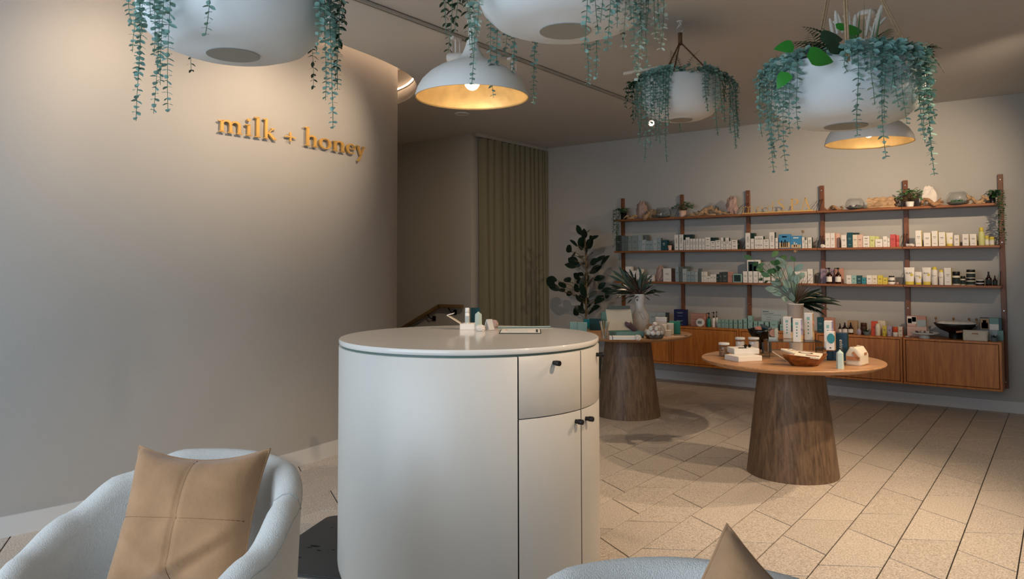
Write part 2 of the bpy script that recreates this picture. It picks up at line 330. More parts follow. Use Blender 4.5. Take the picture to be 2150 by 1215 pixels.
def wall_x(y):
    for a, b in zip(WP, WP[1:]):
        if min(a[1], b[1]) <= y <= max(a[1], b[1]) and a[0] > -4.9: return a[0] + (b[0] - a[0]) * (y - a[1]) / (b[1] - a[1] + 1e-9)
    return -5.0 if y < 3 else -6.2
tiles = []
for k in range(-26, 12):
    x0 = -.703 + k * ROW
    if x0 < -6.3 or x0 + ROW > XR: continue
    for n in range(-9, 6):
        y0 = (4.188 if k % 2 == 0 else 4.488) + n * PER
        for kind in (0, 1):
            cy = y0 + (-.15 if kind == 0 else .3)
            if cy < YF + .4 or y0 + (-.436 if kind == 0 else 0) > YB - .03 or x0 + ROW * .6 < wall_x(cy): continue
            c = project((x0 + ROW / 2, cy, 0)); ar = 0
            if c[2] > .8 and -60 < c[0] < 2210 and c[1] < 1300:
                q = [project((x0 + v[0], y0 + v[1], 0)) for v in tmb[kind].v[:4]]
                ar = abs(sum(q[i][0] * q[(i + 1) % 4][1] - q[(i + 1) % 4][0] * q[i][1] for i in range(4))) / 2
                if 712 < c[0] < 1255 and c[1] > 720: ar = 1
            tiles.append((ar, x0, y0, kind))
tiles.sort(reverse=True); rest = MB()
for i, (ar, x0, y0, kind) in enumerate(tiles):
    me = tme[kind]
    if y0 + max(v[1] for v in tmb[kind].v) > YB:        # cut at the wall
        cm = MB().add([(v[0], min(v[1], YB - y0 - .001), v[2]) for v in tmb[kind].v], tmb[kind].f); me = cm.mesh('floor_tile', 'tile')
    if i < 300 and ar > 0: link('floor_tile', me, fl, (x0, y0, 0))
    else: rest.add([(v[0], min(v[1], YB - y0 - .001), v[2]) for v in tmb[kind].v], tmb[kind].f, False, Matrix.Translation((x0, y0, 0)))
tag(rest.build('floor_tiles', 'tile', fl), kind='stuff')


# ------------------------------------------------------------------ reception desk
DC, DR, DH = Vector((-2.142, 2.542, 0)), .572, 1.067
def cyl_hit(x, y, c=DC, R=DR):
    d = ray(x, y); o = CAM - c; a = d.x ** 2 + d.y ** 2; b = 2 * (o.x * d.x + o.y * d.y); k = o.x ** 2 + o.y ** 2 - R * R
    disc = b * b - 4 * a * k; t = (-b - math.sqrt(max(0, disc))) / (2 * a); p = CAM + d * t; return p, math.atan2(p.y - c.y, p.x - c.x)
a1 = cyl_hit(1088, 900)[1]; a2 = cyl_hit(1220, 900)[1]; a3 = a2 + (a2 - a1); zs = cyl_hit(1088, 881)[0].z
dk = thing('reception_desk', 'round white reception desk with drawers, doors and black knobs', 'desk', DC)
def dprof(z0, z1, ins=0):
    b = [(DR - .1, .028), (DR - .065, .034), (DR - .035, .052), (DR - .012, .083), (DR - .003, .11)]
    p = ([q for q in b] + [(DR, .135)] if z0 < .1 else [(DR - .0015, z0), (DR, z0 + .0015)]) + [(DR, z1 - .0015), (DR - .0015, z1), (DR - .018, z1)]
    return p
gap = .0022 / DR * 1.2
zt = DH - .031
MB().lathe(dprof(0, zt), 96, a0=a3 + gap, a1=a1 + 2 * PI - gap).build('side_panel', 'desk_white', dk)
def knob(par, px, py):
    p, a = cyl_hit(px, py); n = Vector((math.cos(a), math.sin(a), 0)); q = p - DC
    M = frame(q, (0, 0, 1), n); mb = MB(); mb.cyl(.0085, 0, .012, 14, M=M); mb.cyl(.0105, .012, .034, 18, M=M, bev=.0015); mb.build('knob', 'black', par)
d1 = MB().lathe(dprof(zs + .002, zt), 24, a0=a1 + gap, a1=a2 - gap).build('drawer_front', 'desk_white', dk)
d2 = MB().lathe(dprof(zs + .002, zt), 24, a0=a2 + gap, a1=a3 - gap).build('drawer_front', 'desk_white', dk)
e1 = MB().lathe(dprof(0, zs - .002), 24, a0=a1 + gap, a1=a2 - gap).build('door', 'desk_white', dk)
e2 = MB().lathe(dprof(0, zs - .002), 24, a0=a2 + gap, a1=a3 - gap).build('door', 'desk_white', dk)
knob(d1, 1163, 761); knob(d2, 1252, 744); knob(e1, 1209, 884); knob(e2, 1230, 878)
mb = MB(); mb.lathe([(DR - .02, .1), (DR - .02, zt)], 64); mb.disc(DR - .02, 64, (0, 0, .1), False); mb.build('carcass', 'char', dk)
MB().cyl(DR - .085, 0, .06, 64).build('plinth', 'black', dk)
MB().cyl(DR - .011, zt, DH - .021, 96).build('reveal_strip', 'reveal', dk)
mb = MB(); mb.lathe([(DR - .002, DH - .021), (DR, DH - .019), (DR, DH - .003), (DR - .003, DH)], 128); mb.disc(DR - .003, 128, (0, 0, DH)); mb.disc(DR - .002, 128, (0, 0, DH - .021), False); mb.build('countertop', 'desk_top', dk)

# floor mat beside the desk
ft = thing('floor_mat', 'dark grey floor mat with black scuffs beside the round desk', 'mat', (-2.9, 2.45, 0), math.radians(-67.5))
mb = MB(); poly = []
for cx, cy, a0 in ((.32, .20, 0), (-.32, .20, 90), (-.32, -.20, 180), (.32, -.20, 270)):
    for i in range(7): a = math.radians(a0 + 15 * i); poly.append((cx + .06 * math.cos(a), cy + .06 * math.sin(a)))
MB().prism(poly, 0, .008).build('edge', 'rubber', ft)
MB().prism([(x * .975, y * .965) for x, y in poly], .008, .012).build('surface', 'rubber', ft)
FM = Matrix.Translation((-2.9, 2.45, 0)) @ Matrix.Rotation(math.radians(-67.5), 4, 'Z')
for px, py, s in ((662, 1146, 1.), (669, 1155, .6), (699, 1154, .35), (650, 1149, .5), (697, 1107, .3), (627, 1170, .5)):
    q = FM.inverted() @ at_z(px, py, .0122); mb = MB(); n = 9
    mb.prism([(q.x + .012 * s * math.cos(2 * PI * i / n) * random.uniform(.6, 1.2), q.y + .03 * s * math.sin(2 * PI * i / n) * random.uniform(.6, 1.2)) for i in range(n)], .012, .0126); mb.build('scuff', 'stain', ft)

# ------------------------------------------------------------------ display tables
def pedestal_table(c, label, top_rz):
    t = thing('pedestal_table', label, 'table', (c[0], c[1], 0), 0, 'round wooden display tables')
    mb = MB(); mb.lathe([(.29, 0), (.29, .004), (.206, .718)], 72); mb.disc(.29, 72, (0, 0, 0), False); mb.disc(.206, 72, (0, 0, .718)); mb.build('pedestal', 'oak', t)
    mb = MB(); mb.lathe([(.53, .718), (.575, .738), (.578, .742), (.578, .747), (.575, .75)], 96); mb.disc(.575, 96, (0, 0, .75)); mb.disc(.53, 96, (0, 0, .718), False)
    o = mb.build('table_top', 'oak_top', t); o.rotation_euler.z = top_rz; return t
T2 = Vector((-1.49, 5.09, 0)); T1 = Vector((-3.27, 6.15, 0))
pedestal_table(T2, 'round wooden table on conical base beside the wall of shelves, holding the wooden bowl', .5)
pedestal_table(T1, 'round wooden table partly hidden behind the white desk, holding the ceramic vase', .9)

# ------------------------------------------------------------------ armchairs and cushions
def rim_h(a):
    a = abs(math.degrees(a)); K = [(0, .822), (35, .82), (65, .765), (90, .69), (115, .632), (135, .60), (146, .52)]
    for (p, v), (q, w_) in zip(K, K[1:]):
        if a <= q: t = (a - p) / (q - p); t = t * t * (3 - 2 * t); return v + (w_ - v) * t
    return K[-1][1]
def armchair(c, rz, label):
    t = thing('armchair', label, 'armchair', c, rz, 'pale tub armchairs'); R = .375; N = 72; amax = math.radians(146); vs = []; prof_n = 0
    for i in range(N + 1):
        a = -amax + 2 * amax * i / N; h = rim_h(a); e = min(1, (amax - abs(a)) / .18); th = .075 * (.35 + .65 * math.sqrt(max(0, e)))
        pr = [(.27, .115), (.315, .16), (.345, .30), (.362, h * .62), (R - .003, h - .07), (R, h - .035), (R - .008, h - .012), (R - th * .35, h), (R - th * .62, h - .001), (R - th * .92, h - .016), (R - th, h - .05), (R - th - .012, h * .72), (R - th - .03, .46), (R - th - .04, .36)]
        prof_n = len(pr); vs += [(r * math.sin(a), r * math.cos(a), z) for r, z in pr]
    fs = [(i * prof_n + j, (i + 1) * prof_n + j, (i + 1) * prof_n + j + 1, i * prof_n + j + 1) for i in range(N) for j in range(prof_n - 1)]
    fs += [tuple(range(prof_n)), tuple(N * prof_n + j for j in range(prof_n - 1, -1, -1))]
    sh = MB().add(vs, fs, True).build('shell', 'fabric', t)
    for s in (-1, 1):
        a = s * math.radians(58); h = rim_h(a); th = .075
        MB().tube([(r * math.sin(a), r * math.cos(a), z) for r, z in [(R + .001, h - .04), (R - .008, h - .011), (R - .02, h + .001), (R - th * .62, h + .001), (R - th * .92, h - .015), (R - th, h - .05), (R - th - .012, h * .72), (R - th - .03, .47)]], .0016, 5).build('seam', 'fabric_dark', sh)
    MB().tube([((R - .001) * math.sin(a), (R - .001) * math.cos(a), rim_h(a) - .033) for a in [-amax + 2 * amax * i / 60 for i in range(61)]], .0016, 5).build('piping', 'fabric_dark', sh)
    mb = MB(); mb.lathe([(.0, .30), (.26, .30), (.295, .33), (.30, .38), (.29, .43), (.25, .452), (.0, .458)], 48, sy=1.); mb.build('seat_cushion', 'fabric', t)
    MB().cyl(.26, .10, .125, 40).build('base_frame', 'black', t)
    for k in range(4):
        a = PI / 4 + k * PI / 2; MB().tube([(.2 * math.cos(a), .2 * math.sin(a), .11), (.25 * math.cos(a), .25 * math.sin(a), 0)], [.016, .011], 10).build('leg', 'walnut_v', t)
    return t
def cushion(C, right, up, a, label, T=.075):
    right = Vector(right).normalized(); up = Vector(up); up = (up - right * up.dot(right)).normalized(); n = right.cross(up)
    o = thing('cushion', label, 'cushion', C, 0, 'tan suede cushions'); N = 36
    def P(u, v, s):
        x = a * u * (1 - .10 * (1 - v * v)); y = a * v * (1 - .19 * (1 - u * u))
        k = (max(0, 1 - u ** 4) * max(0, 1 - v ** 4)) ** .55
        seam = 1 - .10 * math.exp(-(u / .03) ** 2) - .08 * math.exp(-(v / .03) ** 2)
        wr = .005 * math.sin(6 * u + 4 * v * v + 1) * (1 - u * u) * (1 - v * v) + .010 * math.exp(-((u * .7 - v - .75) / .09) ** 2) - .012 * math.exp(-((u * .8 - v - .95) / .08) ** 2) + .008 * math.exp(-((-u * .8 - v - .9) / .09) ** 2) + .006 * math.sin(9 * u - 11 * v) * max(0, -v) * (1 - abs(u)) * .8
        d = s * (T * k * seam + wr * k + .002)
        return right * x + up * y + n * d
    for s, nm in ((1, 'front_panel'), (-1, 'back_panel')):
        vs = [P(-1 + 2 * i / N, -1 + 2 * j / N, s) for j in range(N + 1) for i in range(N + 1)]
        fs = [((j) * (N + 1) + i, j * (N + 1) + i + 1, (j + 1) * (N + 1) + i + 1, (j + 1) * (N + 1) + i) for j in range(N) for i in range(N)]
        pn = MB().add(vs, [f if s > 0 else f[::-1] for f in fs], True).build(nm, 'suede', o)
        if s > 0:
            MB().tube([P(0, -.97 + 1.94 * i / 30, 1) - n * .0006 for i in range(31)], .0011, 5).build('seam', 'suede_seam', pn)
            MB().tube([P(-.97 + 1.94 * i / 30, 0, 1) - n * .0006 for i in range(31)], .0011, 5).build('seam', 'suede_seam', pn)
    rim = [(-1 + 2 * i / 24, -1) for i in range(24)] + [(1, -1 + 2 * i / 24) for i in range(24)] + [(1 - 2 * i / 24, 1) for i in range(24)] + [(-1, 1 - 2 * i / 24) for i in range(24)]
    MB().tube([P(u, v, 0) for u, v in rim], .0035, 6, closed=True).build('edge_seam', 'suede', o)
    return o
far = Vector((_f.x, _f.y, 0)).normalized(); rgt = Vector((_r.x, _r.y, 0)).normalized()
c1 = CAM + _f * 1.95 + _r * ((330 - 1075) / F_PX * 1.95); armchair((c1.x, c1.y, 0), math.radians(11.8), 'pale grey tub armchair in front of the curved wall')
c2 = far * 1.09 + rgt * ((1462 - 1075) / F_PX * 1.09); armchair((c2.x, c2.y, 0), math.radians(30), 'pale grey tub armchair of which only the rounded back shows in front of the desk')
lean = math.radians(24)
pc = at_d(396, 1092, 1.99)
cushion(pc, rgt * .995 - far * .1, Vector((0, 0, math.cos(lean))) + far * math.sin(lean) , .192, 'tan suede four panel cushion leaning upright in the armchair by the curved wall')
pc2 = at_d(1527, 1112, 1.255)
upv = (Vector((0, 0, .93)) + rgt * .0 + far * .36).normalized(); sd = (rgt - far * .1).normalized()
u1 = (upv + sd * .75).normalized(); s1 = (sd - upv * .75).normalized()
cushion(pc2 - (u1 - s1) * .183, s1, u1, .19, 'tan suede cushion with one pointed corner above the armchair back before the desk')

# ------------------------------------------------------------------ curtain and stair handrail
cu = thing('curtain', 'floor length olive brown pleated curtain in the back corner', 'curtain', (-5.655, 7.58, 0))
vs = []; n = 240; rows = (0.015, .5, 1.2, 2., 2.6, 2.925)
folds = [6.90, 7.03, 7.14, 7.31, 7.45, 7.565, 7.68, 7.79, 7.90, 8.00, 8.09, 8.17, 8.24, 8.29]
def fold_phase(y):
    for k, (a, b) in enumerate(zip(folds, folds[1:])):
        if a <= y <= b: return k + (y - a) / (b - a)
    return 0
for z in rows:
    for i in range(n + 1):
        y = 6.90 + 1.39 * i / n; ph = fold_phase(y); d = abs((ph % 1) - .5) * 2; amp = .085 * (1 + .25 * (1 - z / 2.9))
        vs.append((amp * (1 - d ** 3.0) - .03 + .008 * math.sin(ph * 2.3 + z), y - 7.58 + .01 * math.sin(ph * 5 + z * .8) * (1 - z / 3), z))
fs = [(j * (n + 1) + i, j * (n + 1) + i + 1, (j + 1) * (n + 1) + i + 1, (j + 1) * (n + 1) + i) for j in range(len(rows) - 1) for i in range(n)]
MB().add(vs, fs, True).build('fabric', 'curtain', cu)
MB().box(-.012, .022, -.76, .72, 2.935, ZC).build('track', 'track_metal', cu)
hr = thing('stair_handrail', 'wooden stair handrail on black brackets along the shaded back wall', 'handrail', (-6.2, 6.76, .6))
ho = Vector(hr.location); pts = [at_y(840, 692, 6.745), at_y(922, 642, 6.745), at_y(970, 643, 6.745)]; pts[0] = pts[1] + (pts[0] - pts[1]) * 1.5
for nm, a, b in (('sloping_rail', pts[0], pts[1]), ('level_rail', pts[1], pts[2])):
    d = (b - a); L = d.length; M = frame(a - ho, d, (0, -1, 0)); mb = MB(); mb.rbox(-.01, L + .01, -.021, .021, -.021, .021, .006, 2, M); mb.build(nm, 'rail_wood', hr)
for px, py in ((912, 668), (956, 655)):
    p = at_y(px, py, 6.815) - ho; mb = MB(); mb.box(p.x - .022, p.x + .022, p.y - .012, p.y + .004, p.z - .03, p.z + .03); mb.tube([p + Vector((0, -.01, 0)), p + Vector((-.02, -.05, .0)), p + Vector((-.06, -.065, .055))], .009, 8); mb.build('bracket', 'black', hr)

# ------------------------------------------------------------------ wall shelving
PX0, PS = -4.4708, .79932
POST = [PX0 + PS * i for i in range(6)]
ZS = (1.942, 1.553, 1.182); ZCB, ZCT = .236, .677; YS = 8.07; YCB = 7.955
ORD = ['first', 'second', 'third', 'fourth', 'fifth', 'sixth', 'seventh', 'eighth', 'ninth', 'tenth', 'eleventh', 'twelfth', 'thirteenth', 'fourteenth', 'fifteenth', 'sixteenth', 'seventeenth', 'eighteenth', 'nineteenth', 'twentieth', 'last']
BAY = ['leftmost bay', 'second bay', 'middle bay', 'fourth bay', 'rightmost bay']
PN = ['leftmost', 'second from left', 'third from left', 'third from right', 'second from right', 'rightmost']
for i, x in enumerate(POST):
    t = thing('wall_rail', f'upright dark wooden wall rail, {PN[i]} of the six behind the shelves', 'rail', (x, YB - .015, .224), 0, 'upright rails of the wall shelving')
    MB().rbox(-.021, .021, -.015, .015, 0, 2.0, .002, 1).build('rail', 'walnut_v', t)
    for z in (.06, .72, 1.36, 1.95): MB().cyl(.005, 0, .002, 10, M=Matrix.Translation((0, -.015, z)) @ Matrix.Rotation(PI / 2, 4, 'X')).build('screw', 'silver', t)
for i in range(5):
    xa, xb = POST[i] - .001, POST[i + 1] - .005
    for k, z in enumerate(ZS):
        t = thing('wall_shelf', f'thin brown wooden shelf, {("top", "second", "third")[k]} row, {BAY[i]} of the wall shelving', 'shelf', ((xa + xb) / 2, YB - .13, z - .022), 0, 'wooden wall shelves'); L = (xb - xa) / 2
        MB().rbox(-L, L, YS - (YB - .13), .098, 0, .022, .0025, 1).build('board', 'walnut', t)
        for s in (-1, 1):
            x = s * (L - .012)
            MB().tube([(x, .098, .15), (x, .085, .155), (x, -.06, .024), (x, -.075, .012)], .0028, 6).build('bracket', 'black', t)
    t = thing('wall_cabinet', f'wall hung brown wooden cabinet with flap door, {BAY[i]} under the shelves', 'cabinet', ((xa + xb) / 2, YB - .03, ZCB), 0, 'wall hung cabinets'); L = (xb - xa) / 2 - .001; D = YCB - (YB - .03); H = ZCT - ZCB
    mb = MB(); mb.rbox(-L, L, D, 0, 0, .02, .0015, 1); mb.rbox(-L, L, D, 0, H - .02, H, .0015, 1); mb.rbox(-L, -L + .02, D, 0, .02, H - .02, .0015, 1); mb.rbox(L - .02, L, D, 0, .02, H - .02, .0015, 1); mb.box(-L + .02, L - .02, -.015, -.005, .02, H - .02); mb.build('body', 'teak', t)
    MB().rbox(-L + .0245, L - .0245, D + .006, D + .024, .0245, H - .0245, .001, 1).build('door', 'teak', t)

# ------------------------------------------------------------------ wall lettering
def stroke(pts, ws):
    pts = [Vector(p) for p in pts]; n = len(pts); ws = ws if isinstance(ws, (list, tuple)) else [ws] * n; Lp = []; Rp = []
    for i, p in enumerate(pts):
        t = (pts[min(i + 1, n - 1)] - pts[max(i - 1, 0)]).normalized(); nn = Vector((-t.y, t.x)); Lp.append(p + nn * ws[i] / 2); Rp.append(p - nn * ws[i] / 2)
    return [[tuple(Lp[i]), tuple(Lp[i + 1]), tuple(Rp[i + 1]), tuple(Rp[i])][::-1] for i in range(n - 1)]
def bar(x0, y0, x1, y1): return [[(x0, y0), (x1, y0), (x1, y1), (x0, y1)]]
ST, TH = .2, .075
def foot(x, w_=.44): return [[(x - w_ / 2, 0), (x + w_ / 2, 0), (x + w_ / 2, .05), (x + ST / 2, .09), (x - ST / 2, .09), (x - w_ / 2, .05)]]
def stem(x, h): return bar(x - ST / 2, .04, x + ST / 2, h - .06) + [[(x - .27, h - .13), (x - ST / 2, h - .17), (x + ST / 2, h - .08), (x + ST / 2, h), (x - .02, h - .03), (x - .27, h - .08)]]
def arch(xl, xr):
    pts = [(xl, .62)]; ws = [.06]
    for i in range(1, 13): a = PI - PI * i / 12; pts.append(((xl + xr) / 2 + (xr - xl) / 2 * math.cos(a), .70 + .26 * math.sin(a))); ws.append(.06 + (ST - .06) * min(1, (i / 9)))
    pts += [(xr, .4), (xr, .04)]; ws += [ST, ST]; return stroke(pts, ws) + foot(xr)
def ell(cx, cy, rx, ry, a0, a1, n, wf): pts = []; ws = []; [(pts.append((cx + rx * math.cos(a), cy + ry * math.sin(a))), ws.append(wf(a))) for a in [a0 + (a1 - a0) * i / n for i in range(n + 1)]]; return stroke(pts, ws)
thick = lambda a: .085 + .125 * abs(math.cos(a)) ** 1.5
GL = {
    'm': (stem(.27, 1.0) + foot(.27) + arch(.33, .88) + arch(.94, 1.49), 1.72),
    'i': (stem(.27, 1.0) + foot(.27) + [[(.25 + .12 * math.cos(2 * PI * k / 16), 1.33 + .12 * math.sin(2 * PI * k / 16)) for k in range(16)]], .52),
    'l': (stem(.27, 1.75) + foot(.27), .52),
    'k': (stem(.27, 1.75) + foot(.27) + stroke([(.36, .42), (.85, .93)], .075) + bar(.68, .9, 1.05, .96) + stroke([(.47, .55), (.98, .04)], .2) + foot(1.0, .34), 1.18),
    '+': (bar(0, .46, .76, .55) + bar(.335, .1, .425, .91), .76),
    'h': (stem(.27, 1.75) + foot(.27) + arch(.33, .88), 1.12),
    'n': (stem(.27, 1.0) + foot(.27) + arch(.33, .88), 1.12),
    'o': (ell(.48, .5, .39, .46, 0, 2 * PI, 32, thick), .96),
    'e': (ell(.45, .5, .36, .46, 0.12, 2 * PI - .75, 28, lambda a: (.085 + .12 * max(0, -math.cos(a)) ** 1.2)) + bar(.12, .49, .82, .56), .88),
    'y': (stroke([(.2, .96), (.52, .08)], .19) + stroke([(.86, .96), (.45, -.12), (.28, -.5)], [.07, .08, .09]) + bar(.02, .92, .4, .97) + bar(.68, .92, 1.02, .97) + [[(.25 + .1 * math.cos(2 * PI * k / 14), -.5 + .09 * math.sin(2 * PI * k / 14)) for k in range(14)]], 1.02),
    'S': (stroke([(.74, 1.3), (.66, 1.46), (.46, 1.55), (.25, 1.48), (.15, 1.28), (.24, 1.05), (.45, .85), (.66, .64), (.72, .38), (.6, .14), (.38, .04), (.18, .12), (.1, .34)], [.05, .06, .07, .08, .12, .16, .18, .16, .12, .08, .07, .06, .05]), .86),
    'P': (bar(.17, .04, .33, 1.54) + bar(.05, 0, .46, .06) + bar(.05, 1.5, .45, 1.56) + ell(.42, 1.15, .38, .37, PI / 2, -PI / 2, 16, lambda a: .06 + .11 * abs(math.cos(a))), .9),
    'A': (stroke([(.14, .03), (.6, 1.58)], .06) + stroke([(.58, 1.58), (1.06, .03)], .16) + bar(.32, .5, .86, .57) + bar(0, 0, .32, .06) + bar(.84, 0, 1.26, .06), 1.26),
    'M': (bar(.06, 0, .12, .95) + stroke([(.09, .6)] + [(.36 - .27 * math.cos(PI * k / 8), .66 + .28 * math.sin(PI * k / 8)) for k in range(9)] + [(.63, 0)], .06) + stroke([(.63, .6)] + [(.9 - .27 * math.cos(PI * k / 8), .66 + .28 * math.sin(PI * k / 8)) for k in range(9)] + [(1.17, 0)], .06), 1.24),
    'E': (ell(.42, .47, .34, .45, 0.05, 2 * PI - .7, 24, lambda a: .06) + bar(.1, .46, .78, .52), .84),
    'D': (ell(.4, .47, .34, .45, 0, 2 * PI, 24, lambda a: .06) + bar(.71, 0, .77, 1.6), .84),
}
def letter(ch, parent, M, su, sv, th, m):
    polys, adv = GL[ch]; mb = MB()
    for q in polys:
        ar = sum(q[i][0] * q[(i + 1) % len(q)][1] - q[(i + 1) % len(q)][0] * q[i][1] for i in range(len(q)))
        mb.prism([(x * su, y * sv) for x, y in (q if ar > 0 else q[::-1])], 0, th, M)
    return mb.build('letter', m, parent)
def wall_hit(x):        # plan hit of a pixel column with the curved wall
    d = ray(x, 300); best = None
    for a, b in zip(WALLC, WALLC[1:]):
        e = b - a; det = d.x * (-e.y) + e.x * d.y
        if abs(det) < 1e-9: continue
        t = (a.x * (-e.y) + e.x * a.y) / det; s = (d.x * a.y - d.y * a.x) / det
        if -.001 <= s <= 1.001 and t > 0 and (best is None or t < best[0]): best = (t, Vector((a.x + e.x * s, a.y + e.y * s)), e.normalized())
    return best[1], best[2]
sg_p, _ = wall_hit(610); sg = thing('wall_sign', 'gold serif lettering reading milk plus honey on the curved wall', 'sign', (sg_p.x, sg_p.y, 2.22))
for ch, xa, xb in (('m', 190, 480), ('i', 510, 597), ('l', 617, 703), ('k', 723, 885), ('+', 985, 1112), ('h', 1215, 1378), ('o', 1391, 1532), ('n', 1545, 1703), ('e', 1716, 1825), ('y', 1828, 1942)):
    pa, _ = wall_hit(420 + xa / 5.658); pb, _ = wall_hit(420 + xb / 5.658); t = (pb - pa).normalized(); nn = Vector((t.y, -t.x))
    o = pa + nn * .012 - Vector(sg.location).xy
    M = Matrix(((t.x, 0, nn.x, o.x), (t.y, 0, nn.y, o.y), (0, 1, 0, .008), (0, 0, 0, 1)))
    letter(ch, sg, M, (pb - pa).length / GL[ch][1], .0775, .014, 'gold')

# ------------------------------------------------------------------ pendant lamps, track and spotlights
def pendant(c, zr, label, power):
    t = thing('pendant_lamp', label, 'lamp', (c[0], c[1], zr), 0, 'white pendant lamps with gilded insides')
    out = [(.258, 0), (.2565, .012), (.248, .04), (.228, .075), (.195, .108), (.155, .134), (.115, .152), (.083, .166), (.06, .183), (.043, .206), (.031, .236), (.024, .262)]
    MB().lathe(out, 64).build('shade', 'white_paint', t)
    MB().lathe([(.258, 0), (.2535, 0)] + [(r - .005, z - .004) for r, z in out[1:9]] + [(.0, .175)], 64).build('gilded_lining', 'gold_leaf', t)
    mb = MB(); mb.cyl(.017, .25, .33, 20); mb.cyl(.022, .33, .36, 20); mb.build('neck', 'white_paint', t)
    MB().cyl(.0035, .36, ZC - zr, 10).build('cord', 'white_paint', t)
    MB().cyl(.055, ZC - zr - .03, ZC - zr, 28, bev=.004).build('ceiling_rose', 'white_paint', t)
    MB().cyl(.018, .10, .175, 16).build('bulb_holder', 'white_paint', t)
    MB().sphere((0, 0, .07), .034, 18, 12).build('bulb', 'bulb', t)
    l = bpy.data.lights.new('pendant_glow', 'POINT'); l.energy = power; l.color = WARM; l.shadow_soft_size = .035
    o = link('pendant_glow', l, None, (c[0], c[1], zr + .03))
pendant((-2.14, 2.555), 2.14, 'white dome pendant lamp with gold inside hanging above the round desk', 5.5)
pendant((-.97, 5.03), 2.14, 'white dome pendant lamp with gold inside, half hidden behind the big hanging planter', 5.5)

def track(x, y0, y1, label):
    t = thing('ceiling_track', label, 'track', (x, (y0 + y1) / 2, ZC - .022)); L = (y1 - y0) / 2
    mb = MB(); mb.box(-.017, -.006, -L, L, 0, .022); mb.box(.006, .017, -L, L, 0, .022); mb.box(-.017, .017, -L, L, .018, .022); mb.build('channel', 'track_metal', t)
    MB().box(-.006, .006, -L, L, .012, .018).build('contact_slot', 'black', t)
track(-3.33, -1.5, 7.2, 'slim dark lighting track running across the ceiling from curved wall to shelves')
track(.38, 1.8, 7.2, 'slim lighting track above the window side of the floor')
def head(x, y, target, power, angle, label, blend=1.0, color=WARM, r=.03):
    t = thing('track_spotlight', label, 'spotlight', (x, y, ZC - .022), 0, 'white track spotlights')
    P0 = Vector((0, 0, -.14)); d = (Vector(target) - (Vector((x, y, ZC - .022)) + P0)).normalized()
    MB().rbox(-.018, .018, -.045, .045, -.02, 0, .003, 1).build('adaptor', 'white_paint', t)
    MB().cyl(.006, -.125, -.02, 12).build('stem', 'white_paint', t)
    M = frame(P0, (0, 0, 1) if abs(d.z) < .95 else (1, 0, 0), d)
    hd = MB(); hd.lathe([(.026, -.055), (.033, -.05), (.033, .055), (.030, .058), (.028, .045)], 28, M=M); hd.disc(.026, 28, (0, 0, -.055), False, M); hd.build('head', 'white_paint', t)
    mb = MB(); mb.disc(.0285, 24, (0, 0, .046), True, M); mb.build('lens', 'led_spot', t)
    mb = MB(); mb.tube([Vector((.036, 0, -.02)), Vector((.036, 0, -.13)), ], .003, 6); mb.tube([Vector((-.036, 0, -.02)), Vector((-.036, 0, -.13))], .003, 6); mb.build('yoke', 'white_paint', t)
    spot('spot_beam', Vector((x, y, ZC - .022)) + P0 + d * .066, target, power, angle, blend, color, r)
head(-3.33, 3.80, (-4.36, 3.45, 2.3), 36, 74, 'white cylinder spotlight next to the pendant lamp above the desk, aimed at the curved wall')
head(-3.33, 4.45, (-5.5, 6.9, 1.1), 90, 74, 'white track spotlight behind the shade of the pendant above the desk')
head(-3.33, 2.75, (-4.28, 2.85, 2.25), 52, 88, 'white track spotlight aimed at the gold lettering, above the near planters')
head(-3.33, 1.7, (-4.36, 1.95, 2.25), 52, 88, 'white track spotlight at the window end of the long track')
head(-3.33, 6.83, (-3.05, 5.75, .75), 85, 62, 'bright white track spotlight at the far end, seen just below the distant hanging planter')
head(.38, 6.55, (-3.2, 8.3, 1.35), 170, 58, 'white track spotlight near the wall aimed along the shelves')
head(.38, 2.5, (-2.1, 2.5, 1.05), 190, 36, 'white track spotlight beside the window aimed at the round desk')
head(.38, 6.2, (-1.35, 5.0, .6), 190, 62, 'white track spotlight over the table with the wooden bowl')
head(.38, 5.4, (-1.55, 8.3, 2.0), 340, 52, 'white track spotlight aimed at the upper shelves')
head(.38, 4.6, (-1.2, 3.6, 0), 180, 82, 'white track spotlight aimed at the tiled floor')
head(.38, 3.4, (-1.0, 4.6, 0), 155, 86, 'white track spotlight at the near end over the tiled floor')
dl = thing('ceiling_downlight', 'small round recessed light in the dark ceiling beyond the pendant lamp', 'ceiling light', (-5.03, 5.84, ZC - .012))
MB().lathe([(.075, .012), (.078, .006), (.07, 0), (.058, .002), (.05, .01)], 32).build('ring', 'white_paint', dl); MB().disc(.055, 32, (0, 0, .006), False).build('diffuser', 'off_white', dl)

# ------------------------------------------------------------------ foliage helpers
def leaf_mb(L, W, n=5, fold=.12, droop=.15, shape=lambda t: math.sin(PI * min(1, t ** .8)) ** .8):
    mb = MB(); vs = []
    for i in range(n + 1):
        t = i / n; w_ = W / 2 * max(0.02, shape(t)); vs += [(L * t, -w_, fold * w_ - droop * L * t * t), (L * t, 0, -droop * L * t * t), (L * t, w_, fold * w_ - droop * L * t * t)]
    fs = []
    for i in range(n): a = i * 3; fs += [(a, a + 3, a + 4, a + 1), (a + 1, a + 4, a + 5, a + 2)]
    return mb.add(vs, fs, True)
EUC = leaf_mb(1, .8, 4, .15, .1, lambda t: math.sin(PI * (t * .96 + .04)) ** .6); EUC_ME = {k: EUC.mesh('leaf', k) for k in ('euc', 'euc_pale')}
VINE = leaf_mb(1, .5, 4, .15, .25, lambda t: math.sin(PI * min(1, t * .97 + .03)) ** .8); VINE_ME = {'leaf_dark': VINE.mesh('leaf', 'leaf_dark'), 'leaf_mid': VINE.mesh('leaf', 'leaf_mid')}
